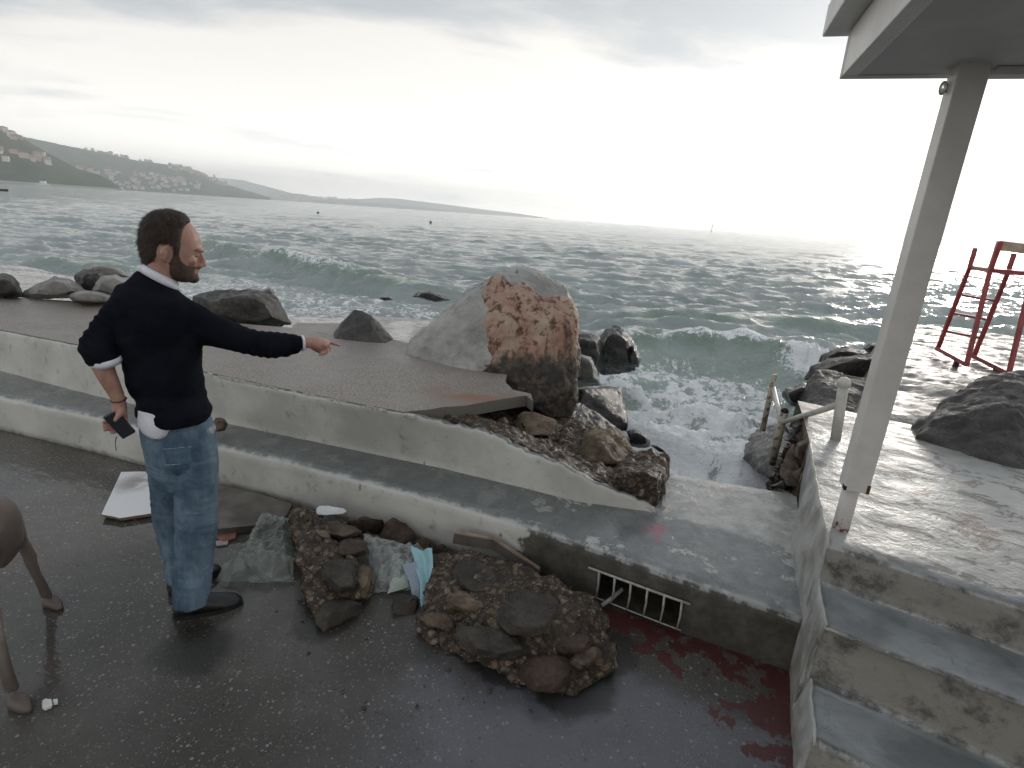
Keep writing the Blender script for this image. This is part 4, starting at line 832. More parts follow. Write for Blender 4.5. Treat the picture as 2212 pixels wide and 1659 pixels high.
# rim of old render on the chunk's right side
ch2 = rock('concrete_chunk', [Z(*p) for p in [(624, 1098, .20), (636, 1094, .22), (668, 1096, .20), (700, 1140, .17), (740, 1185, .17), (770, 1225, .15), (800, 1262, .12), (800, 1292, .03), (760, 1312, .02), (672, 1332, .015), (662, 1310, .06), (640, 1200, .14), (650, 1210, -.02), (700, 1180, -.02), (800, 1290, -.02), (630, 1130, .02), (690, 1110, .0)]], M['rubble'], 'wedge shaped chunk of pebbly concrete with a straight left side by the plastic bag', 'concrete chunk', seg=.014, amp=.035, fs=10, smooth_it=1)
inset(disc(735, 1240, 42, 42, .10, .175, .2), M['rock_slate'], par=ch2); inset(disc(755, 1185, 40, 27, .12, .18, -.3), M['rock_red'], par=ch2)
inset(disc(785, 1250, 20, 32, .08, .14), M['rock_tan'], par=ch2); inset(disc(697, 1152, 16, 8, .20, .215, .5), M['rock_tan'], par=ch2, seg=.012, amp=.006)
inset(disc(734, 1148, 46, 15, .13, .19, .05), M['rock_brown'], par=ch2)
lump('broken_stone', [(680, 1318, .0), (700, 1300, .07), (750, 1292, .09), (785, 1302, .06), (786, 1322, .0), (740, 1348, .0), (700, 1366, .0), (680, 1350, .03), (720, 1320, .09)], M['rock_slate'], 'flat black stone in front of the wedge shaped chunk', 'stone', seg=.015, amp=.012, fs=10)
lump('broken_stone', [(846, 1312, .0), (850, 1290, .06), (872, 1280, .07), (900, 1288, .06), (905, 1308, .0), (895, 1328, .0), (862, 1332, .0), (850, 1325, .02)], M['rock_slate'], 'small black stone lying below the pale blue sheet', 'stone', seg=.014, amp=.010, fs=12)
for pts, mt, lb in (
    ([(690, 1150, 0), (695, 1128, .10), (730, 1122, .11), (742, 1140, .10), (740, 1160, .0), (700, 1165, 0)], 'rock_brown', 'brown stone under the piece of white foam'),
    ([(748, 1150, 0), (752, 1125, .12), (790, 1115, .14), (828, 1122, .13), (835, 1150, .0), (780, 1162, 0)], 'rock_red', 'dark brown stone against the wall right of the white foam'),
    ([(822, 1170, 0), (828, 1130, .13), (850, 1118, .15), (880, 1128, .13), (897, 1150, .08), (895, 1180, 0), (850, 1188, 0)], 'rock_red', 'tall rounded brown stone leaning on the wall above the clear bag'),
    ([(895, 1185, 0), (898, 1165, .06), (915, 1158, .07), (932, 1168, .05), (930, 1190, 0)], 'rock_brown', 'small brown stone by the wall above the blue sheet'),
    ([(930, 1195, 0), (935, 1178, .05), (958, 1175, .06), (972, 1188, .03), (965, 1200, 0)], 'rock_red', 'small dark red stone between wall and big rubble slab'),
    ([(770, 1170, 0), (775, 1155, .05), (800, 1150, .06), (822, 1158, .04), (815, 1175, 0)], 'rock_brown', 'flat brown pebble among the stones behind the wedge chunk')):
    lump('broken_stone', pts, M[mt], lb, 'stone', seg=.016, amp=.016, fs=9)
def frag(n, pts, lo, hi, mt):
    pass
# scattered pebbles and crumbs of concrete around the chunks: individually small, placed round the rubble
rg2 = random.Random(8); spots = [(880, 1345), (905, 1385), (940, 1412), (990, 1432), (1060, 1452), (1120, 1482), (800, 1330), (640, 1300), (655, 1340), (1340, 1420), (660, 1255), (480, 1180), (1030, 1462), (1290, 1500), (840, 1250)] + [(rg2.uniform(650, 1360), rg2.uniform(1360, 1545)) for _ in range(26)] + [(rg2.uniform(600, 900), rg2.uniform(1290, 1380)) for _ in range(12)]
for i, (x, y) in enumerate(spots):
    c = Z(x + rg2.uniform(-8, 8), y + rg2.uniform(-4, 4), 0); r_ = rg2.uniform(.003, .012)
    pts = [c + np.array([rg2.uniform(-1, 1) * r_ * 1.4, rg2.uniform(-1, 1) * r_ * 1.2, rg2.uniform(0, 1) * r_]) for _ in range(9)]
    o = rock('crumb', pts, M['rock_tan' if i % 3 == 0 else 'rock_brown'], 'pea sized crumb of broken concrete on the wet floor near the rubble', 'crumb', 'crumbs around the rubble', seg=.009, amp=.002, fs=30)
# ---- thin things
def sheet_h(name, corners, nx, ny, hfun, mat, thick=.002, label=None, cat=None, parent=None, mask=None):
    """a crumpled sheet over a four cornered patch of floor, given real thickness"""
    A, B, Cc, Dd = [np.array(c, float) for c in corners]; s, t_ = np.meshgrid(np.linspace(0, 1, nx), np.linspace(0, 1, ny), indexing='xy')
    P = (A * ((1 - s) * (1 - t_))[..., None] + B * (s * (1 - t_))[..., None] + Cc * (s * t_)[..., None] + Dd * ((1 - s) * t_)[..., None])
    P = P + hfun(P, s, t_); o = grid_mesh(name, P, mat, parent)
    if mask is not None:
        m = mask(s, t_).ravel(); bm = bmesh.new(); bm.from_mesh(o.data); bm.verts.ensure_lookup_table(); bmesh.ops.delete(bm, geom=[bm.verts[i] for i in np.where(~m)[0]], context='VERTS'); bm.to_mesh(o.data); bm.free()
    md = o.modifiers.new('thickness', 'SOLIDIFY'); md.thickness = thick; md.offset = 1
    if label: tag(o, label, cat)
    return o
def m_plastic(base, alpha):
    def f(t):
        p = t.pos(); n = t.noise(p, 9, 5, .6, 1.0); fr = t.new('ShaderNodeLayerWeight'); fr.inputs[0].default_value = .35
        return dict(color=base, rough=.28, alpha=t.math('ADD', t.math('MULTIPLY', t.mapr(n, .42, .62), .28), t.math('MULTIPLY_ADD', fr.outputs['Facing'], .35, alpha), clamp=True), normal=t.bump(t.noise(p, 30, 5, .65, 1.5), .6, .01), spec=.6)
    return material('thin_plastic', f)
M['bag'] = m_plastic((.34, .38, .34), .10); M['bag2'] = m_plastic((.42, .44, .43), .14)
def crump(P, s, t_, amp, fs, seed=0, edge=True):
    f = P.reshape(-1, 3) + seed; a = fbm(f * fs, 4, .55, ridge=True).reshape(s.shape); b = fbm(f * fs * .5 + 5, 3).reshape(s.shape); e = np.minimum(np.minimum(s, 1 - s), np.minimum(t_, 1 - t_)) * 6 if edge else 1
    h = np.clip(amp * (.5 + .5 * a + .5 * b), 0, None) * np.clip(e, .15, 1); lat = (.045 if edge else .02) * fbm(f * fs * .5 + 9, 4).reshape(s.shape)
    return np.stack([lat, lat * .6, h + .004], -1)
sheet_h('plastic_bag', [Z(472, 1262, 0), Z(640, 1262, 0), Z(632, 1130, .04), Z(575, 1112, .06)], 80, 70, lambda P, s, t_: crump(P, s, t_, .085, 16) + np.stack([0 * s, 0 * s, .05 * np.exp(-((t_ - .12 - .1 * s) / .07) ** 2)], -1), M['bag'], .0012, 'crumpled clear greenish plastic bag lying at the man\'s feet', 'plastic bag')
sheet_h('plastic_bag', [Z(812, 1285, 0), Z(905, 1280, .0), Z(925, 1195, .06), Z(785, 1158, .14)], 80, 70, lambda P, s, t_: crump(P, s, t_, .09, 15, 3), M['bag2'], .0012, 'clear plastic bag hanging between the two rubble chunks', 'plastic bag')
M['paper_green'] = simple('pale_green_paper', (.34, .40, .34), (.40, .45, .40), 5, .6)
sheet_h('wrapper', [Z(838, 1285, .015), Z(880, 1272, .02), Z(900, 1218, .07), Z(845, 1208, .10)], 40, 40, lambda P, s, t_: crump(P, s, t_, .035, 14, 7), M['paper_green'], .001, 'pale green paper wrapper inside the clear bag by the rubble', 'wrapper')
M['bluecloth'] = simple('pale_blue_sheet', (.22, .40, .45), (.27, .45, .49), 6, .5, .3, 30)
sheet_h('blue_sheet', [Z(912, 1322, .005), Z(938, 1312, .01), Z(938, 1195, .17), Z(886, 1190, .13)], 30, 70, lambda P, s, t_: crump(P, s, t_, .02, 9, 2, False) + np.stack([.012 * np.sin(s * 5), 0 * s, .012 * np.cos(s * 7)], -1), M['bluecloth'], .001, 'torn pale blue sheet draped from the big rubble slab to the floor', 'sheet')
sheet_h('plastic_strip', [Z(898, 1300, .006), Z(912, 1296, .01), Z(896, 1218, .12), Z(868, 1225, .10)], 24, 50, lambda P, s, t_: crump(P, s, t_, .015, 12, 5, False), material('bluish_film', lambda t: dict(color=(.30, .36, .44), rough=.3, alpha=.7)), .001, 'bluish plastic strip beside the pale blue sheet', 'plastic strip')
M['board'] = simple('white_board', (.66, .66, .66), (.72, .72, .71), 2, .35); M['boardedge'] = simple('chipboard_edge', (.16, .12, .07), (.25, .2, .13), 60, .8)
def m_board(t):
    p = t.pos(); n = t.noise(p, 5, 5, .6); c0 = Z(295, 1052, 0); d = t.vmath('LENGTH', t.vmath('MULTIPLY', t.vmath('SUBTRACT', p, tuple(map(float, c0))), (1, 1, 0))); g = t.math('MULTIPLY', t.mapr(d, .20, .03), t.mapr(n, .40, .60)); return dict(color=t.mix(t.math('MULTIPLY', g, .7), (.68, .68, .68), (.16, .13, .11)), rough=.32)
M['boardtop'] = material('dirty_white_board', m_board)
bd = slab('white_board', [tuple(map(float, uv(Z(*p, .03)))) for p in [(219, 1112), (248, 1117), (258, 1120), (330, 1109), (352, 1106), (350, 1020), (300, 1019), (262, 1020)]], .032, .022, [M['boardtop'], M['boardedge']], edge=.003, seg=.04)
tag(bd, 'white laminated board with a broken edge lying behind the man', 'board')
for p in bd.data.polygons: p.material_index = 0 if p.normal.z > .8 else 1
M['wetslab'] = simple('wet_brown_slab', (.055, .045, .038), (.13, .115, .10), 4, .25, .5, 60)
sb_ = slab('floor_slab', [tuple(map(float, uv(Z(*p, .05)))) for p in [(462, 1145), (500, 1141), (560, 1136), (598, 1128), (620, 1112), (632, 1090), (560, 1068), (480, 1048), (440, 1045), (400, 1100)]], .055, .05, M['wetslab'], edge=.008, seg=.03)
tag(sb_, 'wet brown piece of paving slab lying flat against the wall behind the man\'s legs', 'paving piece')
M['brick'] = simple('broken_tile', (.17, .075, .045), (.24, .12, .08), 20, .5, .5, 60); M['tilewhite'] = simple('tile_white', (.30, .24, .21), (.36, .30, .27), 20, .5)
def shard(name, pts, z0, th, mt, label, cat):
    bm = bmesh.new(); q = [Z(p[0], p[1], z0) for p in pts]; bm_prism(bm, [a[:2] for a in q], z0, z0 + th); o = from_bm(name, bm, mt); bevel(o, .0015, 1); tag(o, label, cat); return o
shard('tile_piece', [(462, 1160), (470, 1150), (498, 1146), (512, 1152), (508, 1166), (496, 1170), (480, 1172)], .003, .014, M['brick'], 'terracotta coloured tile fragment right of the man\'s knee', 'tile')
shard('tile_piece', [(460, 1176), (462, 1171), (494, 1168), (492, 1178), (470, 1181)], .003, .009, M['tilewhite'], 'narrow pinkish white tile fragment next to the clear bag', 'tile')
M['foam'] = simple('white_foam', (.62, .63, .64), (.70, .71, .72), 20, .7, .4, 60)
fo = rock('foam_piece', [Z(*p) for p in [(683, 1112, .12), (683, 1098, .13), (690, 1092, .145), (706, 1092, .145), (722, 1100, .14), (744, 1098, .14), (750, 1104, .13), (742, 1110, .12), (700, 1113, .12), (712, 1112, .115)]], M['foam'], 'torn piece of white foam resting on the stones by the wall', 'foam piece', seg=.012, amp=.006, fs=20)
M['plank'] = simple('old_painted_wood', (.20, .13, .09), (.30, .22, .17), 12, .6, .5, 70); M['plankdark'] = simple('plank_underside', (.035, .025, .02), (.06, .05, .04), 12, .7)
pk = empty('wooden_strip', Z(1080, 1200, 0), 'split strip of old wood leaning against the foot of the wall above the rubble', 'wood strip')
P1, P2, P3 = Z(980, 1163, .16), Z(1066, 1177, .17), Z(1165, 1240, .07)
bm = bmesh.new(); bm_bar(bm, P1, P2, .012, .055, (0, .5, 1)); bm_bar(bm, P2, P3, .012, .05, (0, .5, 1)); bmesh.ops.remove_doubles(bm, verts=bm.verts, dist=.001); from_bm('painted_face', bm, M['plankdark'], pk)
bm = bmesh.new(); up_ = np.array([-.0, .016, .030]); bm_bar(bm, P1 + up_, P2 + up_, .022, .008); bm_bar(bm, P2 + up_, P3 + up_ * .8, .022, .008); from_bm('split_edge', bm, M['plank'], pk)
M['litter'] = simple('white_paper', (.55, .56, .53), (.62, .63, .60), 10, .6)
for (pts, lb) in (([(90, 1522), (97, 1517), (110, 1519), (112, 1532), (98, 1537), (92, 1534)], 'scrap of white paper on the wet floor at lower left'), ([(113, 1519), (124, 1517), (125, 1524), (116, 1526)], 'smaller white scrap just right of the other paper scrap')):
    q = [Z(p[0], p[1], 0) for p in pts]; rock('paper_scrap', [a + np.array([0, 0, .004]) for a in q] + [a * 1.0 + np.array([.002, .004, .016]) for a in q], M['litter'], lb, 'paper scrap', seg=.008, amp=.003, fs=40, smooth=False)
# ------------------------------------------------------------------ figures: lofted sections fused into continuous skins
def loft_sec(bm, secs, A, mpf, nseg=28, shrink=1.0, grow=0.0):
    rings = []
    for s in secs:
        pl_, pr__ = mpf(s[0], s[1], s[4]), mpf(s[2], s[3], s[4]); c = (pl_ + pr__) / 2; h = (pr__ - pl_) / 2; n = np.linalg.norm(h)
        h = h / n * (n * shrink + grow); dep = (s[5] if len(s) > 5 else n * .72) * shrink + grow
        rings.append([c + h * math.cos(t_) + A * dep * math.sin(t_) for t_ in np.linspace(0, 2 * math.pi, nseg, endpoint=False)])
    add_rings(bm, rings)
def add_rings(bm, rings):
    vs = [[bm.verts.new(tuple(p)) for p in r_] for r_ in rings]; n = len(vs[0])
    for a, b in zip(vs, vs[1:]):
        for k in range(n): m = (k + 1) % n; bm.faces.new((a[k], a[m], b[m], b[k]))
    for e, f_ in ((vs[0], -1), (vs[-1], 1)):
        c = bm.verts.new(tuple(np.mean([v.co[:] for v in e], 0)))
        for k in range(n): m = (k + 1) % n; bm.faces.new((e[m], e[k], c) if f_ == -1 else (e[k], e[m], c))
def limb(bm, pts, rad, nseg=16, flat=1.0, fdir=None):
    """tapering round limb with rounded ends through world points"""
    pts = [np.array(p, float) for p in pts]; n = len(pts); P_ = []; R_ = []
    d0 = pts[1] - pts[0]; d0 /= np.linalg.norm(d0); d1 = pts[-1] - pts[-2]; d1 /= np.linalg.norm(d1)
    for k in (1.0, .8, .45): P_.append(pts[0] - d0 * rad[0] * k * .9); R_.append(rad[0] * math.sqrt(max(1 - k * k, .02)))
    P_ += pts; R_ += list(rad)
    for k in (.45, .8, 1.0): P_.append(pts[-1] + d1 * rad[-1] * k * .9); R_.append(rad[-1] * math.sqrt(max(1 - k * k, .02)))
    rings = []
    ref = np.array(fdir if fdir is not None else (0.13, .2, .97))
    for i, p in enumerate(P_):
        a = P_[max(i - 1, 0)]; b = P_[min(i + 1, len(P_) - 1)]; d = b - a; d /= np.linalg.norm(d); s = np.cross(d, ref)
        if np.linalg.norm(s) < .05: s = np.cross(d, (1, 0, .1))
        s /= np.linalg.norm(s); t_ = np.cross(s, d)
        rings.append([p + R_[i] * (s * math.cos(q) + t_ * math.sin(q) * flat) for q in np.linspace(0, 2 * math.pi, nseg, endpoint=False)])
    add_rings(bm, rings)
def ell(bm, c, r, rot=None):
    m = Matrix.Translation(tuple(c)) @ (rot.to_4x4() if rot is not None else Matrix.Identity(4)) @ Matrix.Diagonal((*r, 1)); bmesh.ops.create_uvsphere(bm, u_segments=20, v_segments=14, radius=1, matrix=m)
def fuse(bm, voxel=.006, smooth_it=6, fac=.5):
    me = bpy.data.meshes.new('tmp'); bmesh.ops.recalc_face_normals(bm, faces=bm.faces); bm.to_mesh(me); bm.free(); o = bpy.data.objects.new('tmp', me); col.objects.link(o)
    m = o.modifiers.new('r', 'REMESH'); m.mode = 'VOXEL'; m.voxel_size = voxel
    if smooth_it: s = o.modifiers.new('s', 'SMOOTH'); s.iterations = smooth_it; s.factor = fac
    dg = bpy.context.evaluated_depsgraph_get(); dg.update(); me2 = bpy.data.meshes.new_from_object(o.evaluated_get(dg)); bpy.data.objects.remove(o); bpy.data.meshes.remove(me); return me2
def me_arr(me):
    n = len(me.vertices); co = np.empty(n * 3); me.vertices.foreach_get('co', co); no = np.empty(n * 3); me.vertices.foreach_get('normal', no); return co.reshape(-1, 3), no.reshape(-1, 3)
def displace(me, fn):
    co, no = me_arr(me); co = co + no * fn(co, no)[:, None]; me.vertices.foreach_set('co', co.ravel()); me.update()
def inpoly(q, poly):
    poly = np.array(poly, float); x, y = q[:, 0], q[:, 1]; r = np.zeros(len(q), bool); n = len(poly)
    for i in range(n):
        x1, y1 = poly[i]; x2, y2 = poly[(i + 1) % n]
        if y1 == y2: continue
        c = ((y1 > y) != (y2 > y)) & (x < (x2 - x1) * (y - y1) / (y2 - y1) + x1); r ^= c
    return r
def shell(me, keep, off, name, mat, parent, tuck=.003, strands=None):
    """a covering layer grown from part of a skin; its border is tucked under"""
    bm = bmesh.new(); bm.from_mesh(me); bm.verts.ensure_lookup_table(); co, no = me_arr(me)
    bmesh.ops.delete(bm, geom=[bm.verts[i] for i in np.where(~keep)[0]], context='VERTS')
    if not bm.verts: bm.free(); return None
    bm.normal_update(); P = np.array([v.co[:] for v in bm.verts]); N = np.array([v.normal[:] for v in bm.verts]); bd = np.array([v.is_boundary for v in bm.verts])
    # distance in rings from the border
    lev = np.where(bd, 0, 9); bm.verts.index_update()
    for it in range(4):
        for e in bm.edges:
            a, b = e.verts[0].index, e.verts[1].index
            if lev[a] > lev[b] + 1: lev[a] = lev[b] + 1
            elif lev[b] > lev[a] + 1: lev[b] = lev[a] + 1
    o_ = off(P, N); o_ = np.where(lev >= 4, o_, o_ * lev / 4 - tuck * (lev == 0)); P = P + N * o_[:, None]
    for v, p in zip(bm.verts, P): v.co = p
    if strands:
        n_, ln, wd_ = strands; rg_ = np.random.default_rng(5); idx = rg_.integers(0, len(P), n_); cen = P.mean(0)
        for i in idx:
            if lev[i] < 1: continue
            nn = N[i]; back = -MR * .9 + np.array([0, 0, -.75 if nn[2] < .6 else .15]); tg = back - nn * (back @ nn); tg = tg / (np.linalg.norm(tg) + 1e-6) + rg_.normal(size=3) * .35; sd_ = np.cross(tg, nn); sd_ /= np.linalg.norm(sd_) + 1e-6
            l_ = ln * rg_.uniform(.5, 1.1); p0 = P[i] + rg_.normal(size=3) * .001; p1 = p0 + tg * l_ * .5 + nn * l_ * .16; p2 = p0 + tg * l_ + nn * l_ * .10
            a = bm.verts.new(tuple(p0 - sd_ * wd_)); b = bm.verts.new(tuple(p0 + sd_ * wd_)); c = bm.verts.new(tuple(p1 + sd_ * wd_ * .7)); d = bm.verts.new(tuple(p1 - sd_ * wd_ * .7)); e = bm.verts.new(tuple(p2))
            bm.faces.new((a, b, c, d)); bm.faces.new((d, c, e))
    m2 = bpy.data.meshes.new(name); bm.to_mesh(m2); bm.free(); return link(name, m2, mat, parent)

MB = Z(425, 1285, 0); MK = np.hypot(MB[0], MB[1]); MA = np.array([MB[0], MB[1], 0]) / MK; MR = np.array([MA[1], -MA[0], 0])
def mp(px, py, a=0.0): d = ray(px, py); return CAMP + d * ((MK + a) / (d[:2] @ MA[:2]))
man = empty('person', MB, 'man in navy jumper and blue jeans seen from behind, pointing right over the broken wall', 'person')
def m_skin(t):
    p = t.pos(); n = t.noise(p, 18, 4, .6); return dict(color=t.mix(t.mapr(n, .35, .65), (.33, .18, .135), (.42, .25, .19)), rough=.5, sss=.08, normal=t.bump(t.noise(p, 160, 4, .6), .15, .003))
M['skin'] = material('skin', m_skin)
def m_knit(t):
    p = t.pos(); return dict(color=t.mix(t.mapr(t.noise(p, 7, 5), .4, .6), (.005, .006, .010), (.008, .0095, .0145)), rough=.95, normal=t.bump(t.math('ADD', t.noise(p, 260, 3, .6), t.math('MULTIPLY', t.noise(p, 14, 5, .6), 2.0)), .35, .004), spec=.08)
M['knit'] = material('navy_knit', m_knit)
M['cotton'] = simple('white_cotton', (.60, .60, .66), (.68, .68, .73), 12, .8, .25, 40)
def m_denim(t):
    p = t.pos(); n = t.noise(t.vmath('MULTIPLY', p, (1, 1, .55)), 9, 7, .66); n2 = t.noise(p, 3.0, 4); c = t.mix(t.mapr(n, .32, .68), (.040, .075, .118), (.15, .215, .275)); c = t.mix(t.mapr(n2, .52, .66, 0, .35), c, (.14, .20, .25))
    return dict(color=c, rough=.8, normal=t.bump(t.math('ADD', t.noise(p, 200, 3), t.math('MULTIPLY', t.noise(t.vmath('MULTIPLY', p, (1, 1, 1.8)), 16, 5, .6), 2.5)), .5, .006), spec=.3)
M['denim'] = material('washed_denim', m_denim)
def m_hair(t):
    p = t.pos(); n = t.noise(t.vmath('MULTIPLY', p, (90, 90, 22)), 1.6, 5, .7, 1.0); return dict(color=t.mix(t.mapr(n, .35, .65), (.018, .010, .006), (.065, .038, .022)), rough=.5, normal=t.bump(n, 1.0, .012))
M['hair'] = material('brown_hair', m_hair)
M['beard'] = simple('beard_hair', (.045, .026, .016), (.085, .05, .032), 60, .7, .6, 200)
M['leather'] = simple('black_leather', (.008, .008, .009), (.016, .016, .017), 20, .42, .2, 60)

torso = [(300, 600, 384, 628, .0, .075), (270, 610, 396, 636, .0, .095), (250, 618, 412, 646, .0, .112), (239, 640, 425, 662, .0, .12), (238, 670, 434, 690, .0, .125), (240, 705, 438, 715, .0, .13), (247, 740, 438, 742, .0, .125), (259, 768, 437, 775, .0, .12), (268, 805, 437, 808, .0, .118), (276, 840, 444, 838, .0, .12), (280, 858, 450, 852, .0, .125), (296, 876, 448, 868, .0, .118), (296, 889, 453, 880, .0, .12), (298, 896, 452, 892, .0, .118), (305, 901, 448, 897, .0, .112)]
armR = [(392, 634, 425, 735, -.02, .07), (430, 655, 438, 745, -.03, .068), (466, 677, 462, 748, -.04, .062), (510, 697, 503, 757, -.045, .055), (553, 712, 547, 768, -.05, .052), (575, 716, 568, 771, -.05, .050), (600, 719, 592, 772, -.05, .047), (625, 722, 618, 769, -.05, .043), (644, 725, 641, 762, -.05, .038), (652, 727, 653, 755, -.05, .033)]
armL = [(250, 625, 300, 690, .02, .07), (228, 655, 276, 712, .01, .066), (210, 682, 260, 728, .0, .060), (190, 711, 250, 742, -.02, .056), (175, 735, 250, 752, -.04, .056), (171, 752, 252, 760, -.05, .056), (180, 772, 256, 766, -.05, .053), (191, 789, 258, 772, -.05, .050)]
pelvis = [(300, 880, 450, 872, .0, .11), (300, 905, 455, 897, .0, .115), (301, 930, 465, 922, .0, .122), (306, 960, 469, 955, .0, .13), (313, 990, 470, 985, .0, .13), (320, 1018, 470, 1015, .0, .125), (326, 1045, 470, 1042, .0, .115)]
legN = [(352, 985, 469, 985, -.03, .10), (366, 1030, 470, 1030, -.05, .10), (376, 1065, 470, 1065, -.06, .09), (377, 1100, 469, 1100, -.06, .085), (378, 1125, 469, 1125, -.07, .082), (378, 1160, 466, 1160, -.08, .078), (377, 1200, 462, 1200, -.08, .073), (376, 1235, 458, 1235, -.10, .068), (375, 1262, 453, 1262, -.12, .068), (373, 1287, 452, 1282, -.135, .068), (373, 1312, 450, 1296, -.145, .064)]
legF = [(312, 985, 420, 985, .05, .095), (320, 1030, 420, 1030, .07, .09), (325, 1070, 418, 1070, .08, .085), (328, 1109, 414, 1105, .09, .08), (334, 1140, 410, 1140, .10, .075), (345, 1183, 408, 1180, .08, .07), (353, 1210, 405, 1208, .05, .065), (359, 1232, 404, 1230, .03, .062), (361, 1256, 402, 1252, .02, .060)]
headS = [(352, 459, 372, 460, .0, .02), (336, 463, 392, 466, .0, .048), (320, 471, 407, 478, .0, .064), (308, 485, 419, 490, .0, .073), (303, 500, 428, 504, .0, .078), (301, 517, 434, 518, .0, .080), (302, 532, 436, 533, .0, .080), (304, 545, 433, 546, .0, .078), (308, 558, 429, 558, .0, .075), (316, 570, 427, 570, .0, .071), (330, 582, 425, 582, .0, .066), (350, 593, 424, 593, .0, .060), (372, 602, 420, 602, .0, .048), (388, 607, 414, 607, .0, .03)]
neck = [(312, 545, 385, 575, .0, .062), (310, 568, 380, 600, .0, .062), (306, 588, 380, 618, .0, .064), (296, 605, 388, 632, .0, .072)]
bm = bmesh.new()
loft_sec(bm, headS, MA, mp); loft_sec(bm, neck, MA, mp)
for S_ in (torso, armR, armL, pelvis, legN, legF): loft_sec(bm, S_, MA, mp, shrink=.86)
px_m = np.linalg.norm(mp(430, 550) - mp(431, 550))
# brow, nose, lips, cheek, chin, ear
limb(bm, [mp(433, 541, -.045), mp(438, 540, -.02), mp(439, 540, 0), mp(438, 540, .02), mp(433, 541, .045)], [.007, .0085, .007, .0085, .007])
limb(bm, [mp(434, 549, 0), mp(438, 560, 0), mp(439.5, 571, 0)], [.0085, .010, .0125]); ell(bm, mp(434, 575, -.011), (.010, .008, .008)); ell(bm, mp(434, 575, .011), (.010, .008, .008))
limb(bm, [mp(424, 583, -.020), mp(429, 582.5, 0), mp(424, 583, .020)], [.005, .007, .005]); limb(bm, [mp(422, 590, -.018), mp(426.5, 590, 0), mp(422, 590, .018)], [.005, .0065, .005])
ell(bm, mp(417, 601, 0), (.022, .022, .018)); ell(bm, mp(412, 563, -.042), (.024, .022, .020)); ell(bm, mp(412, 563, .042), (.024, .022, .020))
for sg in (-1, 1):
    limb(bm, [mp(352, 537, sg * .079), mp(347.5, 546, sg * .088), mp(350, 557, sg * .086), mp(356, 564, sg * .078)], [.0065, .0075, .0065, .006]); limb(bm, [mp(352, 537, sg * .079), mp(360, 536, sg * .082), mp(363, 543, sg * .078)], [.0065, .006, .005]); ell(bm, mp(355, 550, sg * .078), (.014, .006, .020))
# wrist and pointing hand (five fingers)
hA = -.05; H_ = lambda x, y, a=0.0: mp(x, y, hA + a)
loft_sec(bm, [(640, 727, 640, 755, hA, .024), (655, 728, 658, 752, hA, .022), (668, 729, 670, 752, hA, .024), (684, 729, 684, 758, hA, .030), (697, 731, 697, 760, hA, .032), (705, 735, 703, 757, hA, .028)], MA, mp)
limb(bm, [H_(700, 735, .012), H_(709, 738.5, .012), H_(722, 742.5, .012), H_(734, 746.5, .012)], [.0105, .0098, .0085, .0068])
for (kx, ky, mx, my, tx, ty, a) in ((708, 741, 713, 754, 703, 763, -.002), (706, 744, 708, 758, 697, 765, -.014), (702, 747, 701, 762, 691, 766, -.025)):
    limb(bm, [H_(kx - 6, ky - 2, a), H_(kx, ky, a), H_(mx, my, a), H_(tx, ty, a)], [.011, .0105, .0098, .0085])
limb(bm, [H_(676, 750, .022), H_(688, 758, .026), H_(700, 760, .018)], [.013, .0115, .009])
# left forearm, palm, thumb and fingers round the phone
lA = -.05; K_ = lambda x, y, a=0.0: mp(x, y, lA + a)
loft_sec(bm, [(190, 770, 255, 768, lA, .045), (197, 795, 247, 788, lA, .043), (208, 815, 252, 805, lA, .040), (221, 835, 260, 826, lA, .034), (234, 855, 268, 848, lA, .027), (240, 865, 271, 860, lA, .023), (241, 876, 274, 872, lA, .022), (241, 888, 275, 884, lA, .023), (244, 896, 276, 897, lA, .020)], MA, mp)
limb(bm, [K_(262, 882, -.010), K_(260, 893, -.024), K_(253, 902, -.030), K_(249, 908, -.030)], [.0135, .0115, .0100, .0085])
for (x0, y0, x1, y1, x2, y2, r_) in ((268, 893, 246, 902, 223, 912, .0090), (270, 900, 250, 914, 225, 921, .0092), (272, 906, 252, 922, 226, 929, .0090), (273, 912, 258, 930, 240, 936, .0080)):
    limb(bm, [K_(x0, y0, .004), K_(x1, y1, .020), K_(x2, y2, .010)], [r_ * 1.15, r_, r_ * .85])
body_me = fuse(bm, .0045, 4, .5)
body = link('body', body_me, M['skin'], man)
# hair, beard, brows grown from the skin
hco, hno = me_arr(body_me); hco = hco + np.array(body.location) + np.array(man.location); hq = proj(hco); headm = hq[:, 1] < 625
tmp_me = body_me.copy(); tmp_me.vertices.foreach_set('co', hco.ravel()); tmp_me.update()
hairp = [(280, 430), (400, 430), (416, 468), (414, 480), (402, 488), (397, 500), (394, 518), (392, 534), (388, 553), (376, 556), (372, 535), (362, 528), (350, 528), (342, 540), (341, 556), (336, 568), (312, 574), (280, 576)]
keep = inpoly(hq, hairp) & headm
shell(tmp_me, keep, lambda P, N: .006 + .004 * fbm(P * 55, 3) + .007 * sstep(N[:, 2], .2, .9) * (1 + fbm(P * np.array([70, 70, 30]), 3)), 'hair', M['hair'], man, strands=(5200, .017, .0011))
beardp = [(372, 538), (388, 545), (392, 560), (402, 570), (414, 573), (424, 574), (436, 577), (438, 582), (426, 584.5), (421, 587), (424, 590.5), (432, 591.5), (438, 600), (426, 620), (395, 622), (376, 612), (364, 592), (362, 568), (369, 556)]
keep = inpoly(hq, beardp) & headm & (np.abs((hco - MB) @ MA) < .09)
shell(tmp_me, keep, lambda P, N: .0026 + .002 * fbm(P * 90, 3), 'beard', M['beard'], man, .001, strands=(1300, .004, .0007))
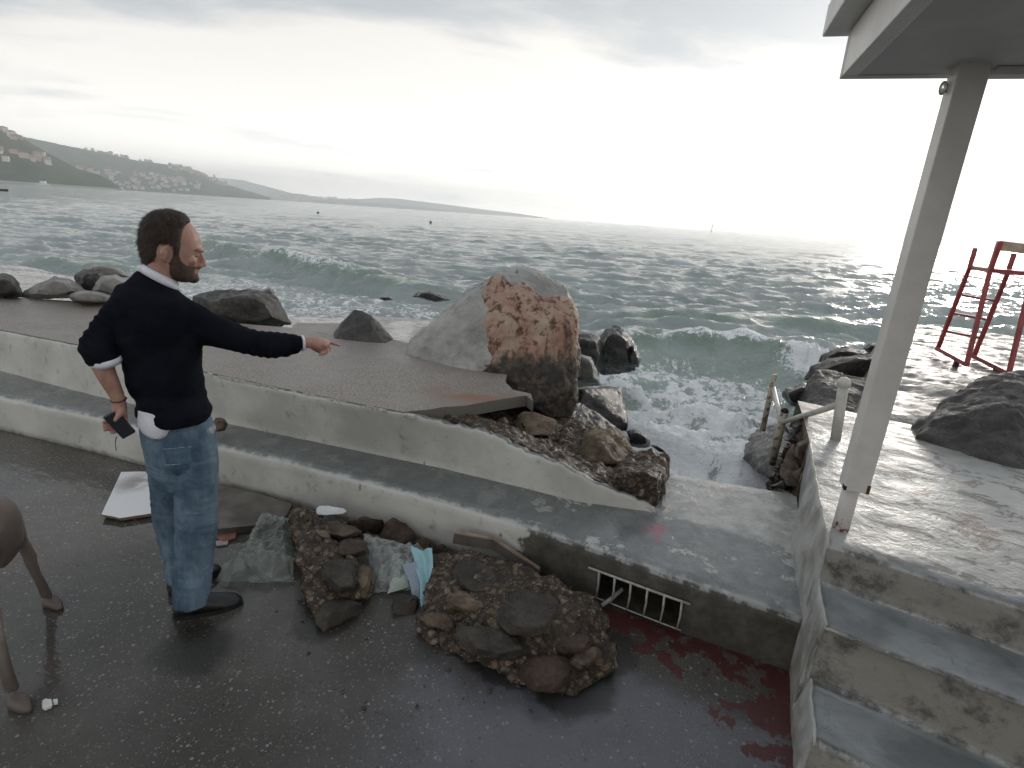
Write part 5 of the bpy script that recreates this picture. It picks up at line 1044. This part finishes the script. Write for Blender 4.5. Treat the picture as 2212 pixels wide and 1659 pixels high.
for sg in (-1, 1):
    bm = bmesh.new(); limb(bm, [mp(420, 541.5, sg * .052), mp(429, 538, sg * .040), mp(437.5, 539, sg * .018)], [.0025, .0045, .0035], flat=.6); from_bm('eyebrow', bm, M['hair'], man, smooth=True)
    bm = bmesh.new(); ell(bm, mp(424.5, 552, sg * .036), (.0105, .0105, .0065)); from_bm('eye', bm, material('eye', lambda t: dict(color=(.25, .2, .17), rough=.15)), man, smooth=True)
# jumper
bm = bmesh.new()
for S_ in ([(296, 586, 387, 626, .0, .082)] + torso[1:10] + [(280, 858, 450, 852, .0, .135), (296, 876, 450, 868, .0, .137), (295, 890, 454, 882, .0, .140), (297, 898, 453, 893, .0, .140), (304, 904, 449, 899, .0, .134)], armR, armL): loft_sec(bm, S_, MA, mp, nseg=36)
sw = fuse(bm, .006, 8, .5)
def knitw(P, N):
    q = proj(P); w_ = .0045 * fbm(P * np.array([9, 9, 16]), 4, ridge=True) + .007 * fbm(P * np.array([4, 4, 3]) + 2, 2) + .004 * np.sin((q[:, 0] * .6 + q[:, 1]) * .09 + 3 * fbm(P * 4, 2)) * sstep(q[:, 1], 760, 850)
    arm = sstep(q[:, 0], 470, 560); w_ = w_ + arm * (.0022 + .002 * fbm(P * 6, 2)) * np.sin(q[:, 0] * .33 + .12 * q[:, 1] + 3 * fbm(P * 8, 2))
    la = sstep(q[:, 0], 262, 235) * sstep(q[:, 1], 650, 680); w_ = w_ + la * (.0022 + .002 * fbm(P * 6 + 4, 2)) * np.sin(q[:, 1] * .28 - q[:, 0] * .16 + 2.5 * fbm(P * 8, 2))
    wst = np.exp(-((q[:, 1] - 862 + (q[:, 0] - 370) * .05) / 10.) ** 2) * (q[:, 0] > 262); return w_ - .007 * wst + .005 * sstep(q[:, 1], 868, 885)
displace(sw, knitw); link('jumper', sw, M['knit'], man)
# shirt collar, cuffs and tail
def band(name, s0, s1, grow0, grow1, thick=.003):
    n = 40; rings = []
    for s_, g in ((s0, grow0), (((s0[0] + s1[0]) / 2, (s0[1] + s1[1]) / 2, (s0[2] + s1[2]) / 2, (s0[3] + s1[3]) / 2, s0[4], (s0[5] + s1[5]) / 2), (grow0 + grow1) / 2 + .003), (s1, grow1)):
        a_, b_ = mp(s_[0], s_[1], s_[4]), mp(s_[2], s_[3], s_[4]); c = (a_ + b_) / 2; h = (b_ - a_) / 2; l_ = np.linalg.norm(h); h = h / l_ * (l_ + g)
        rings.append([c + h * math.cos(t_) + MA * (s_[5] + g) * math.sin(t_) for t_ in np.linspace(0, 2 * math.pi, n, endpoint=False)])
    v = np.array(rings).reshape(-1, 3); o = mesh(name, v, grid_faces(3, n, True), M['cotton'], man); m_ = o.modifiers.new('t', 'SOLIDIFY'); m_.thickness = thick; m_.offset = 0; return o
band('shirt_collar', (301, 584, 386, 626, .0, .082), (308, 568, 382, 606, .0, .070), .0, .0, .005)
band('shirt_cuff', (650, 725.5, 652, 757, -.05, .031), (656, 727, 659, 754, -.05, .026), .0015, .0015)
band('shirt_cuff', (193, 783, 259, 768, -.05, .052), (209, 797, 262, 781, -.05, .047), .001, .001, .006)
bm = bmesh.new(); loft_sec(bm, [(299, 880, 392, 888, -.045, .080), (297, 902, 388, 900, -.047, .082), (299, 918, 381, 919, -.048, .081), (306, 929, 372, 930, -.048, .079), (318, 936.5, 360, 937, -.047, .074)], MA, mp)
stl = fuse(bm, .005, 4); displace(stl, lambda P, N: .004 * fbm(P * 14, 3, ridge=True)); link('shirt_tail', stl, M['cotton'], man)
# jeans
bm = bmesh.new()
for S_ in (pelvis, legN, legF): loft_sec(bm, S_, MA, mp, nseg=36)
jn = fuse(bm, .006, 6, .5)
def denimw(P, N):
    q = proj(P); f_ = .0035 * fbm(P * np.array([8, 8, 13]), 4, ridge=True)
    knee = np.exp(-((q[:, 1] - 1130) / 55.) ** 2) + 1.2 * np.exp(-((q[:, 1] - 1262) / 30.) ** 2) + .6 * np.exp(-((q[:, 1] - 1010) / 40.) ** 2)
    return f_ + knee * .006 * fbm(P * np.array([5, 5, 26]) + np.outer(P[:, 0], [0, 0, 6]), 3, ridge=True)
displace(jn, denimw); jco, jno = me_arr(jn); jm = jn.copy(); jeans = link('jeans', jn, M['denim'], man)
jq = proj(jco); jfront = ((jco - MB) @ MA) < .0
M['denimdark'] = simple('denim_pocket', (.028, .060, .100), (.075, .130, .185), 10, .8, .4, 150)
pocket = [(352, 968), (414, 963), (416, 1012), (404, 1024), (384, 1034), (364, 1020), (354, 1000)]
shell(jm, inpoly(jq, pocket) & jfront, lambda P, N: .0045 + 0 * P[:, 0], 'pocket', M['denimdark'], man)
M['frayed'] = simple('frayed_white', (.36, .38, .40), (.10, .13, .16), 60, .8, .5, 90)
shell(jm, inpoly(jq, [(444, 925), (458, 915), (466, 912), (468, 926), (462, 938), (450, 944), (444, 940)]) & jfront, lambda P, N: .003 + .002 * fbm(P * 60, 2), 'torn_patch', M['frayed'], man)
for pth in ([(353, 970), (370, 968), (390, 966), (412, 966)], [(358, 1004), (372, 1002), (388, 1000)]):
    pts3 = []
    for (x, y) in pth:
        i = int(np.argmin(((jq - [x, y]) ** 2).sum(1) + 1e6 * (~jfront))); pts3.append(jco[i] + jno[i] * .006)
    bm = bmesh.new(); bm_tube(bm, pts3, .0018, 6); from_bm('frayed_seam', bm, M['frayed'], man)
for (x0, y0, x1, y1) in ((376, 905, 380, 930),):
    i = int(np.argmin(((jq - [x0, y0]) ** 2).sum(1) + 1e6 * (~jfront))); j = int(np.argmin(((jq - [x1, y1]) ** 2).sum(1) + 1e6 * (~jfront)))
    bm = bmesh.new(); bm_bar(bm, jco[i] - MA * .012, jco[j] - MA * .010, .012, .005, tuple(MA)); from_bm('belt_loop', bm, M['denimdark'], man)
# shoes
def shoe(heel, toe, anklepx, wid, name='shoe'):
    h3 = Z(*heel, 0); t3 = Z(*toe, 0); d = t3 - h3; ln = np.linalg.norm(d); d /= ln; s = np.array([-d[1], d[0], 0]); up = np.array([0, 0, 1.]); bm = bmesh.new(); rings = []
    for (x, hw, z1) in ((0, .58, .055), (.04, .80, .085), (.15, .90, .115), (.30, .90, .125), (.42, .88, .105), (.60, 1.0, .080), (.78, 1.04, .066), (.92, .82, .052), (1.0, .40, .032)):
        c = h3 + d * ln * x; rings.append([c + s * wid * hw * math.cos(q) * (1 if math.sin(q) > -.3 else .96) + up * (max(0.012, .5 * z1 + .5 * z1 * math.sin(q)) if math.sin(q) > -.9 else .012) for q in np.linspace(0, 2 * math.pi, 24, endpoint=False)])
    add_rings(bm, rings); a3 = h3 + d * ln * .22; limb(bm, [a3 + up * .05, a3 + up * .09, a3 + up * .115], [.038, .036, .034])
    o = link(name, fuse(bm, .005, 5), M['leather'], man); bm = bmesh.new(); rings = []
    n = 26; pts = []
    for q in np.linspace(0, 2 * math.pi, n, endpoint=False):
        x = .5 + .515 * math.cos(q); w_ = wid * (.98 if x > .5 else .86) * 1.04; pts.append(h3 + d * ln * x + s * w_ * math.copysign(abs(math.sin(q)) ** .75, math.sin(q)))
    bm_prism(bm, [p[:2] for p in pts], .001, .020); from_bm('sole', bm, M['leather'], o); return o
shoe((376, 1334), (524, 1302), None, .048); shoe((366, 1286), (476, 1232), None, .045)
# bracelet
bm = bmesh.new(); pts = [K_(256, 863) + (K_(272, 860.5) - K_(256, 863)) * 1.06 * math.cos(q) + MA * .027 * math.sin(q) + np.array([0, 0, .003 * math.sin(q)]) for q in np.linspace(0, 2 * math.pi, 28)]
bm_tube(bm, pts, .0028, 8); from_bm('bracelet', bm, simple('brown_cord', (.06, .025, .015), (.03, .012, .008), 80, .6), man, smooth=True)
# the phone in the left hand
ph = empty('mobile_phone', K_(258, 915, -.012), 'dark phone in a case held in the man\'s left hand behind his hip', 'phone')
ax = K_(277, 940, -.014) - K_(234, 893, -.014); ax_l = np.linalg.norm(ax); ax /= ax_l; sd = K_(263, 899, -.014) - K_(240, 921, -.014); sd -= ax * (sd @ ax); sd_l = np.linalg.norm(sd); sd /= sd_l; nn_ = np.cross(ax, sd); c0 = K_(258.5, 917, -.012)
def pbox(name, l_, w_, t_, off, mat, bev):
    bm = bmesh.new(); q = [[bm.verts.new(tuple(c0 + nn_ * (off + k * t_ / 2) + ax * a * l_ / 2 + sd * b * w_ / 2)) for a, b in ((-1, -1), (1, -1), (1, 1), (-1, 1))] for k in (-1, 1)]
    bm.faces.new(q[0][::-1]); bm.faces.new(q[1])
    for i in range(4): j = (i + 1) % 4; bm.faces.new((q[0][i], q[0][j], q[1][j], q[1][i]))
    o = from_bm(name, bm, mat, ph); bevel(o, bev, 3); return o
M['case'] = simple('dark_phone_case', (.030, .028, .024), (.036, .034, .030), 10, .55); M['case2'] = simple('navy_case_edge', (.008, .009, .016), None, 10, .4)
pbox('case_back', ax_l * 1.0, sd_l * 1.0, .006, -.006, M['case'], .003); pbox('handset', ax_l * 1.0, sd_l * 1.0, .010, .003, M['case2'], .004)
bm = bmesh.new(); bm_tube(bm, [K_(252, 943), K_(250, 950), K_(249, 958), K_(250, 966), K_(251, 973)], [.0022, .002, .0012, .0012, .002], 6); from_bm('wrist_cord', bm, M['case2'], ph, smooth=True)

# ------------------------------------------------------------------ dog
DB = Z(112, 1308, 0); DK = np.hypot(DB[0], DB[1]); DA = np.array([DB[0], DB[1], 0]) / DK
def dp(px, py, a=0.0): d = ray(px, py); return CAMP + d * ((DK + a) / (d[:2] @ DA[:2]))
dog = empty('dog', Z(60, 1400, 0), 'short haired brown dog at the left edge, its hind legs stepping on the wet floor', 'dog')
bm = bmesh.new()
loft_sec(bm, [(53, 1128, 54, 1150, -.12, .03), (44, 1104, 46, 1178, -.12, .075), (30, 1086, 30, 1200, -.13, .10), (8, 1073, 8, 1222, -.14, .115), (-30, 1066, -30, 1226, -.15, .11), (-90, 1064, -90, 1205, -.17, .10), (-160, 1072, -160, 1220, -.19, .11), (-230, 1078, -230, 1262, -.2, .12), (-290, 1072, -290, 1280, -.2, .125), (-335, 1058, -345, 1240, -.2, .10)], DA, dp)
loft_sec(bm, [(-320, 1050, -350, 1220, -.2, .085), (-365, 1000, -400, 1120, -.2, .065), (-400, 950, -445, 1030, -.2, .055)], DA, dp)
ell(bm, dp(-435, 965, -.2), (.085, .07, .07)); limb(bm, [dp(-450, 970, -.2), dp(-490, 985, -.2), dp(-530, 995, -.2)], [.055, .042, .034])
# far hind leg (visible)
loft_sec(bm, [(-4, 1110, 50, 1116, -.05, .065), (10, 1138, 55, 1142, -.04, .058), (28, 1165, 60, 1162, -.02, .042), (38, 1184, 69, 1178, -.01, .033), (47, 1204, 80, 1196, .0, .027), (54, 1222, 82, 1214, .0, .023), (65, 1241, 88, 1234, .0, .019), (75, 1259, 98, 1252, .0, .019), (82, 1276, 107, 1269, .0, .020), (88, 1291, 115, 1284, .0, .023)], DA, dp, nseg=18)
ell(bm, dp(69, 1201, .0), (.014, .014, .016))
fz = Z(103, 1297, .024); toe = Z(128, 1304, .018) - fz
for k, a in enumerate((-.034, -.012, .012, .034)): limb(bm, [fz + DA * a * .4, fz + toe * (.6 + .12 * (k in (1, 2))) + DA * a * .8, fz + toe * (.92 + .12 * (k in (1, 2))) + DA * a + np.array([0, 0, -.004])], [.026, .020, .014], nseg=12)
# near hind leg
g2 = Z(30, 1520, .0); an = -(DK - np.hypot(g2[0], g2[1]))
an = (g2[:2] @ DA[:2]) - DK
loft_sec(bm, [(-60, 1130, 10, 1140, -.22, .06), (-62, 1180, -2, 1190, -.28, .055), (-52, 1240, -8, 1245, -.33, .035), (-34, 1290, -4, 1285, -.38, .024), (-28, 1335, 5, 1325, -.43, .027), (-20, 1380, 12, 1372, an * .9, .023), (-8, 1425, 22, 1418, an * .96, .021), (2, 1465, 34, 1458, an, .021), (8, 1492, 44, 1484, an, .024)], DA, dp, nseg=18)
fz = Z(32, 1514, .018); toe = Z(60, 1522, .015) - fz
for k, a in enumerate((-.03, -.011, .011, .03)): limb(bm, [fz + DA * a * .4, fz + toe * .7 + DA * a * .8, fz + toe * .98 + DA * a], [.027, .021, .015], nseg=12)
# front legs (outside the frame)
for px, a, sh in ((-270, -.12, 0), (-330, -.30, .08)):
    top = dp(px, 1200, a); g = top.copy(); g[2] = 0; bk2 = np.array([DA[1], -DA[0], 0])
    limb(bm, [top, top * .5 + np.array([g[0], g[1], .26]) * .5, g + np.array([0, 0, .22]) - bk2 * sh, g + np.array([0, 0, .03]) - bk2 * sh * 1.3], [.05, .034, .023, .021]); limb(bm, [g + np.array([0, 0, .022]) - bk2 * sh * 1.3, g + np.array([0, 0, .018]) - bk2 * (sh * 1.3 + .06)], [.026, .022])
dm = fuse(bm, .006, 5)
def m_dog(t):
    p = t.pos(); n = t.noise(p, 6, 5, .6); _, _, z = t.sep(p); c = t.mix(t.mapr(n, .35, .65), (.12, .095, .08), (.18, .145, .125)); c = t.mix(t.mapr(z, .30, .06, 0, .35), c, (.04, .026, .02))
    return dict(color=c, rough=.5, normal=t.bump(t.noise(p, 220, 3), .25, .003))
M['dogcoat'] = material('brown_dog_coat', m_dog)
displace(dm, lambda P, N: .002 * fbm(P * 12, 3)); link('body', dm, M['dogcoat'], dog)
for sg in (-.05, .05):
    bm = bmesh.new(); limb(bm, [dp(-425, 950, -.2 + sg * 1.2), dp(-418, 975, -.2 + sg * 1.7), dp(-424, 1005, -.2 + sg * 1.8)], [.03, .034, .018], flat=.35); from_bm('ear', bm, M['dogcoat'], dog, smooth=True)
# ------------------------------------------------------------------ far shore
def m_hill(t):
    p = t.pos(); n = t.noise(p, .018, 8, .7); n2 = t.noise(p, .006, 4, .6)
    c = t.mix(t.mapr(n, .35, .62), (.022, .042, .020), (.060, .095, .042)); c = t.mix(t.mapr(n2, .52, .62, 0, .6), c, (.085, .072, .042))
    return dict(color=c, rough=.9)
M['hill'] = material('wooded_slope', m_hill)
def hill(name, sky_pts, k_ridge, k_shore, bw=None, amp=18, mat=None, nc=260, nr=34):
    sp = np.array(sky_pts, float); px = np.linspace(sp[0, 0], sp[-1, 0], nc); py = np.interp(px, sp[:, 0], sp[:, 1]); G = np.zeros((nr, nc, 3))
    for j in range(nc):
        ridge = D(px[j], py[j], k_ridge); d = ridge[:2] / np.linalg.norm(ridge[:2])
        for i, s in enumerate(np.linspace(0, 1.5, nr)):
            kk_ = k_shore + (k_ridge - k_shore) * s; z = SEA + (ridge[2] - SEA) * (math.sin(min(s, 1) * math.pi / 2) ** 1.15 if s <= 1 else math.cos((s - 1) * math.pi) ** 1)
            G[i, j] = (d[0] * kk_, d[1] * kk_, z)
    f = G.reshape(-1, 3); n = (amp * .5 * fbm(f * .004, 4) + amp * .45 * fbm(f * .03, 3)).reshape(nr, nc); hgt = np.clip((G[..., 2] - SEA) / 60, 0, 1); G[..., 2] += n * hgt * .6
    G[0, :, 2] = SEA - 2
    o = grid_mesh(name, G, mat or M['hill']); tag(o, kind='structure'); return G
H1 = hill('wooded_headland', [(-420, 262), (-120, 268), (0, 284), (21, 290), (45, 296), (70, 312), (105, 332), (140, 350), (175, 367), (210, 376), (238, 390), (262, 407)], 1600, 1250, amp=10)
H2 = hill('far_hillside', [(-200, 262), (25, 291), (60, 299), (105, 308), (175, 322), (245, 336), (297, 347), (367, 356), (402, 363), (437, 378), (472, 394), (525, 410), (560, 420), (585, 428)], 3300, 2600, amp=12)
H3 = hill('distant_hills', [(440, 380), (483, 385), (525, 389), (577, 403), (630, 417), (700, 428), (780, 430), (818, 427), (860, 429), (950, 440), (1050, 453), (1120, 461), (1200, 474)], 8600, 7400, amp=8)
H4 = hill('far_lowland', [(560, 421), (600, 420), (650, 425), (720, 431), (800, 438), (900, 446), (980, 456)], 6400, 5600, amp=3)
def house_mesh(w_, d_, h_, mats, tower=False):
    bm = bmesh.new(); bm_prism(bm, [(-w_ / 2, -d_ / 2), (w_ / 2, -d_ / 2), (w_ / 2, d_ / 2), (-w_ / 2, d_ / 2)], -4, h_)
    z1 = h_ + (w_ * .9 if tower else h_ * .28); o_ = .6
    a = [bm.verts.new((x * (w_ / 2 + o_), y * (d_ / 2 + o_), h_ + .02)) for x, y in ((-1, -1), (1, -1), (1, 1), (-1, 1))]; r0 = bm.verts.new((-w_ / 5 if not tower else -.1, 0, z1)); r1_ = bm.verts.new((w_ / 5 if not tower else .1, 0, z1))
    fs = [bm.faces.new((a[0], a[1], r1_, r0)), bm.faces.new((a[1], a[2], r1_)), bm.faces.new((a[2], a[3], r0, r1_)), bm.faces.new((a[3], a[0], r0)), bm.faces.new(a[::-1])]
    for f_ in fs: f_.material_index = 1
    # window rows as dark recessed strips of separate openings
    nw = max(2, int(w_ // 3)); nf = max(1, int(h_ // 3))
    for i in range(nw):
        for j in range(nf):
            cx = -w_ / 2 + w_ * (i + .5) / nw; cz_ = 1.6 + j * 3
            if cz_ > h_ - .8: continue
            for sgn in (-1, 1):
                y_ = sgn * (d_ / 2 + .05); q = [bm.verts.new(v) for v in ((cx - .5, y_, cz_ - .7), (cx + .5, y_, cz_ - .7), (cx + .5, y_, cz_ + .7), (cx - .5, y_, cz_ + .7))]
                f_ = bm.faces.new(q); f_.material_index = 2
    me = bpy.data.meshes.new('house'); bm.to_mesh(me); bm.free()
    for m_ in mats: me.materials.append(m_)
    return me
pl = [simple('render_' + n, c, c, 1, .8) for n, c in (('white', (.72, .70, .66)), ('cream', (.62, .54, .42)), ('pink', (.58, .42, .34)), ('pale', (.66, .62, .56)))]
M['tiles'] = simple('roof_tiles', (.24, .12, .08), (.30, .17, .12), 1, .8); M['window'] = simple('far_window', (.05, .055, .06), None, 1, .3)
protos = [house_mesh(random.uniform(11, 20), random.uniform(9, 13), h_, [pl[k % 4], M['tiles'], M['window']]) for k, h_ in enumerate((6, 7, 9, 6, 12, 9, 7, 10))]
def on_hill(G, px, s):
    """surface point of a hill near picture column px, s = 0 shore .. 1 ridge"""
    i = int(round(s / 1.5 * (G.shape[0] - 1))); P_ = G[i]; q = proj(P_); j = int(np.argmin(np.abs(q[:, 0] - px))); return P_[j]
def houses(G, lst, label, group, scale=1.0, seed=1):
    rg = random.Random(seed)
    for px, s in lst:
        p = on_hill(G, px, s); me = protos[rg.randrange(len(protos))]
        o = bpy.data.objects.new('house', me); col.objects.link(o); o.location = (p[0], p[1], p[2] + 1); o.rotation_euler = (0, 0, rg.uniform(-.5, .5) + math.atan2(-p[0], p[1])); sc__ = scale * rg.uniform(.8, 1.25); o.scale = (sc__, sc__, sc__)
        tag(o, label, 'house', group)
rg = random.Random(5)
l1 = [(rg.gauss(15, 12), rg.uniform(.28, .40)) for _ in range(5)] + [(rg.gauss(33, 8), rg.uniform(.68, .78)) for _ in range(6)] + [(rg.gauss(85, 8), rg.uniform(.42, .56)) for _ in range(6)] + [(rg.gauss(60, 18), rg.uniform(.34, .46)) for _ in range(5)] + [(4, .97), (9, .94), (1, .93)] + [(rg.uniform(160, 205), rg.uniform(.78, .99)) for _ in range(6)] + [(208, .9), (204, .88)]
houses(H1, l1, 'villa among trees on the near wooded headland at far left', 'villas on the near headland', .62, 2)
l2 = [(rg.uniform(230, 262), rg.uniform(.10, .35)) for _ in range(12)] + [(rg.uniform(285, 430), rg.uniform(.05, .36)) for _ in range(64)] + [(rg.uniform(185, 330), rg.uniform(.90, 1.0)) for _ in range(26)] + [(rg.uniform(365, 425), rg.uniform(.52, .97)) for _ in range(26)] + [(rg.uniform(425, 490), rg.uniform(.55, 1.0)) for _ in range(24)] + [(rg.uniform(240, 300), rg.uniform(.04, .2)) for _ in range(8)]
houses(H2, l2, 'small pale house on the hazy hillside across the bay', 'houses on the far hillside', .88, 3)
l3 = [(min(900, 585 + abs(rg.gauss(0, 110))), rg.uniform(.05, .95)) for _ in range(110)]
houses(H4, l3, 'pale city building on the low shore below the distant hills', 'city buildings on the distant shore', 1.8, 4)
tw = bpy.data.objects.new('bell_tower', house_mesh(7, 7, 24, [pl[0], M['tiles'], M['window']], True)); col.objects.link(tw); p = on_hill(H2, 463, .97); tw.location = (p[0], p[1], p[2]); tag(tw, 'tall slim church bell tower on the crest of the far hillside', 'bell tower')
M['conc'] = simple('pale_quay', (.42, .41, .38), (.5, .49, .46), .1, .8)
bm = bmesh.new(); q0 = on_hill(H1, 0, 0); q1 = on_hill(H1, 240, 0)
P_ = [D(x, 400, 1225) for x in (-60, 30, 120, 200, 262)]
for a, b in zip(P_, P_[1:]): bm_bar(bm, (a[0], a[1], SEA + 1), (b[0], b[1], SEA + 1), 12, 4)
tag(from_bm('quay', bm, M['conc']), 'long pale stone quay along the foot of the wooded headland', 'quay')
M['boatwhite'] = simple('white_hull', (.7, .7, .7), None, 1, .4); M['darkhull'] = simple('dark_hull', (.03, .02, .02), (.06, .03, .03), 1, .5)
def boat(px, py, k, ln, label, mat, mast=0, cabin=True):
    p = D(px, py, k); e = empty('boat', (p[0], p[1], SEA), label, 'boat'); x, y = p[0], p[1]; s = ln / 2
    bm = bmesh.new(); lo_ = [(-.9 * s, -.22 * s), (.55 * s, -.25 * s), (.95 * s, 0), (.55 * s, .25 * s), (-.9 * s, .22 * s)]; hi = [(-s, -.28 * s), (.6 * s, -.3 * s), (1.1 * s, 0), (.6 * s, .3 * s), (-s, .28 * s)]
    a = [bm.verts.new((x + q[0], y + q[1], SEA - .3)) for q in lo_]; b = [bm.verts.new((x + q[0], y + q[1], SEA + .28 * s)) for q in hi]; bm.faces.new(a[::-1]); bm.faces.new(b)
    for i in range(5): j = (i + 1) % 5; bm.faces.new((a[i], a[j], b[j], b[i]))
    from_bm('hull', bm, mat, e)
    if cabin:
        bm = bmesh.new(); bm_prism(bm, [(x - .45 * s, y - .18 * s), (x + .3 * s, y - .18 * s), (x + .3 * s, y + .18 * s), (x - .45 * s, y + .18 * s)], SEA + .26 * s, SEA + .6 * s); from_bm('cabin', bm, M['boatwhite'], e)
    if mast: bm = bmesh.new(); bm_tube(bm, [(x, y, SEA), (x, y, SEA + mast)], .12, 6); from_bm('mast', bm, mat, e)
boat(95, 398, 1150, 20, 'white motor boat moored off the headland quay', M['boatwhite'])
boat(262, 408, 2200, 26, 'white boat off the end of the near headland', M['boatwhite'])
boat(3, 409, 190, 3.2, 'small dark boat at the left edge of the bay', M['darkhull'], 0, False)
boat(1270, 474, 2600, 14, 'tiny sailing boat with mast on the horizon', M['boatwhite'], 26)
bm = bmesh.new(); p = D(1537, 499, 900); bm_tube(bm, [(p[0], p[1], SEA - 2), (p[0], p[1], SEA + 9)], .5, 8); bm_tube(bm, [(p[0], p[1], SEA + 9), (p[0], p[1], SEA + 11.5)], [.5, .1], 8)
tag(from_bm('channel_marker', bm, M['rust']), 'thin channel marker post standing on the sea horizon', 'channel marker')
for i, (px, py, lab) in enumerate(((930, 482, 'dark mooring buoy afloat out in the open bay'), (687, 461, 'little dark float off the far hillside, left of the open bay buoy'), (1400, 491, 'tiny dark buoy close under the bright horizon'))):
    p = Z(px, py, SEA); bm = bmesh.new(); bmesh.ops.create_uvsphere(bm, u_segments=14, v_segments=10, radius=.24, matrix=Matrix.Translation((p[0], p[1], SEA + .15)) @ Matrix.Diagonal((1.2, 1, .8, 1)))
    bm_tube(bm, [(p[0], p[1], SEA + .2), (p[0] + .05, p[1], SEA + .6)], .06, 8); tag(from_bm('buoy', bm, M['darkhull'], smooth=True), lab, 'buoy', 'buoys on the bay')
# air
hz = bpy.data.materials.new('haze'); hz.use_nodes = True; t = NT(hz.node_tree); pv = t.new('ShaderNodeVolumePrincipled'); pv.inputs['Color'].default_value = (.965, .985, 1.0, 1); pv.inputs['Density'].default_value = HAZE_D; pv.inputs['Anisotropy'].default_value = .6
t.l.new(pv.outputs[0], t.new('ShaderNodeOutputMaterial').inputs['Volume'])
bm = bmesh.new(); bm_prism(bm, [(-9300, -400), (9300, -400), (9300, 10100), (-9300, 10100)], -4.3, 390); o = from_bm('haze', bm, hz); tag(o, kind='stuff')
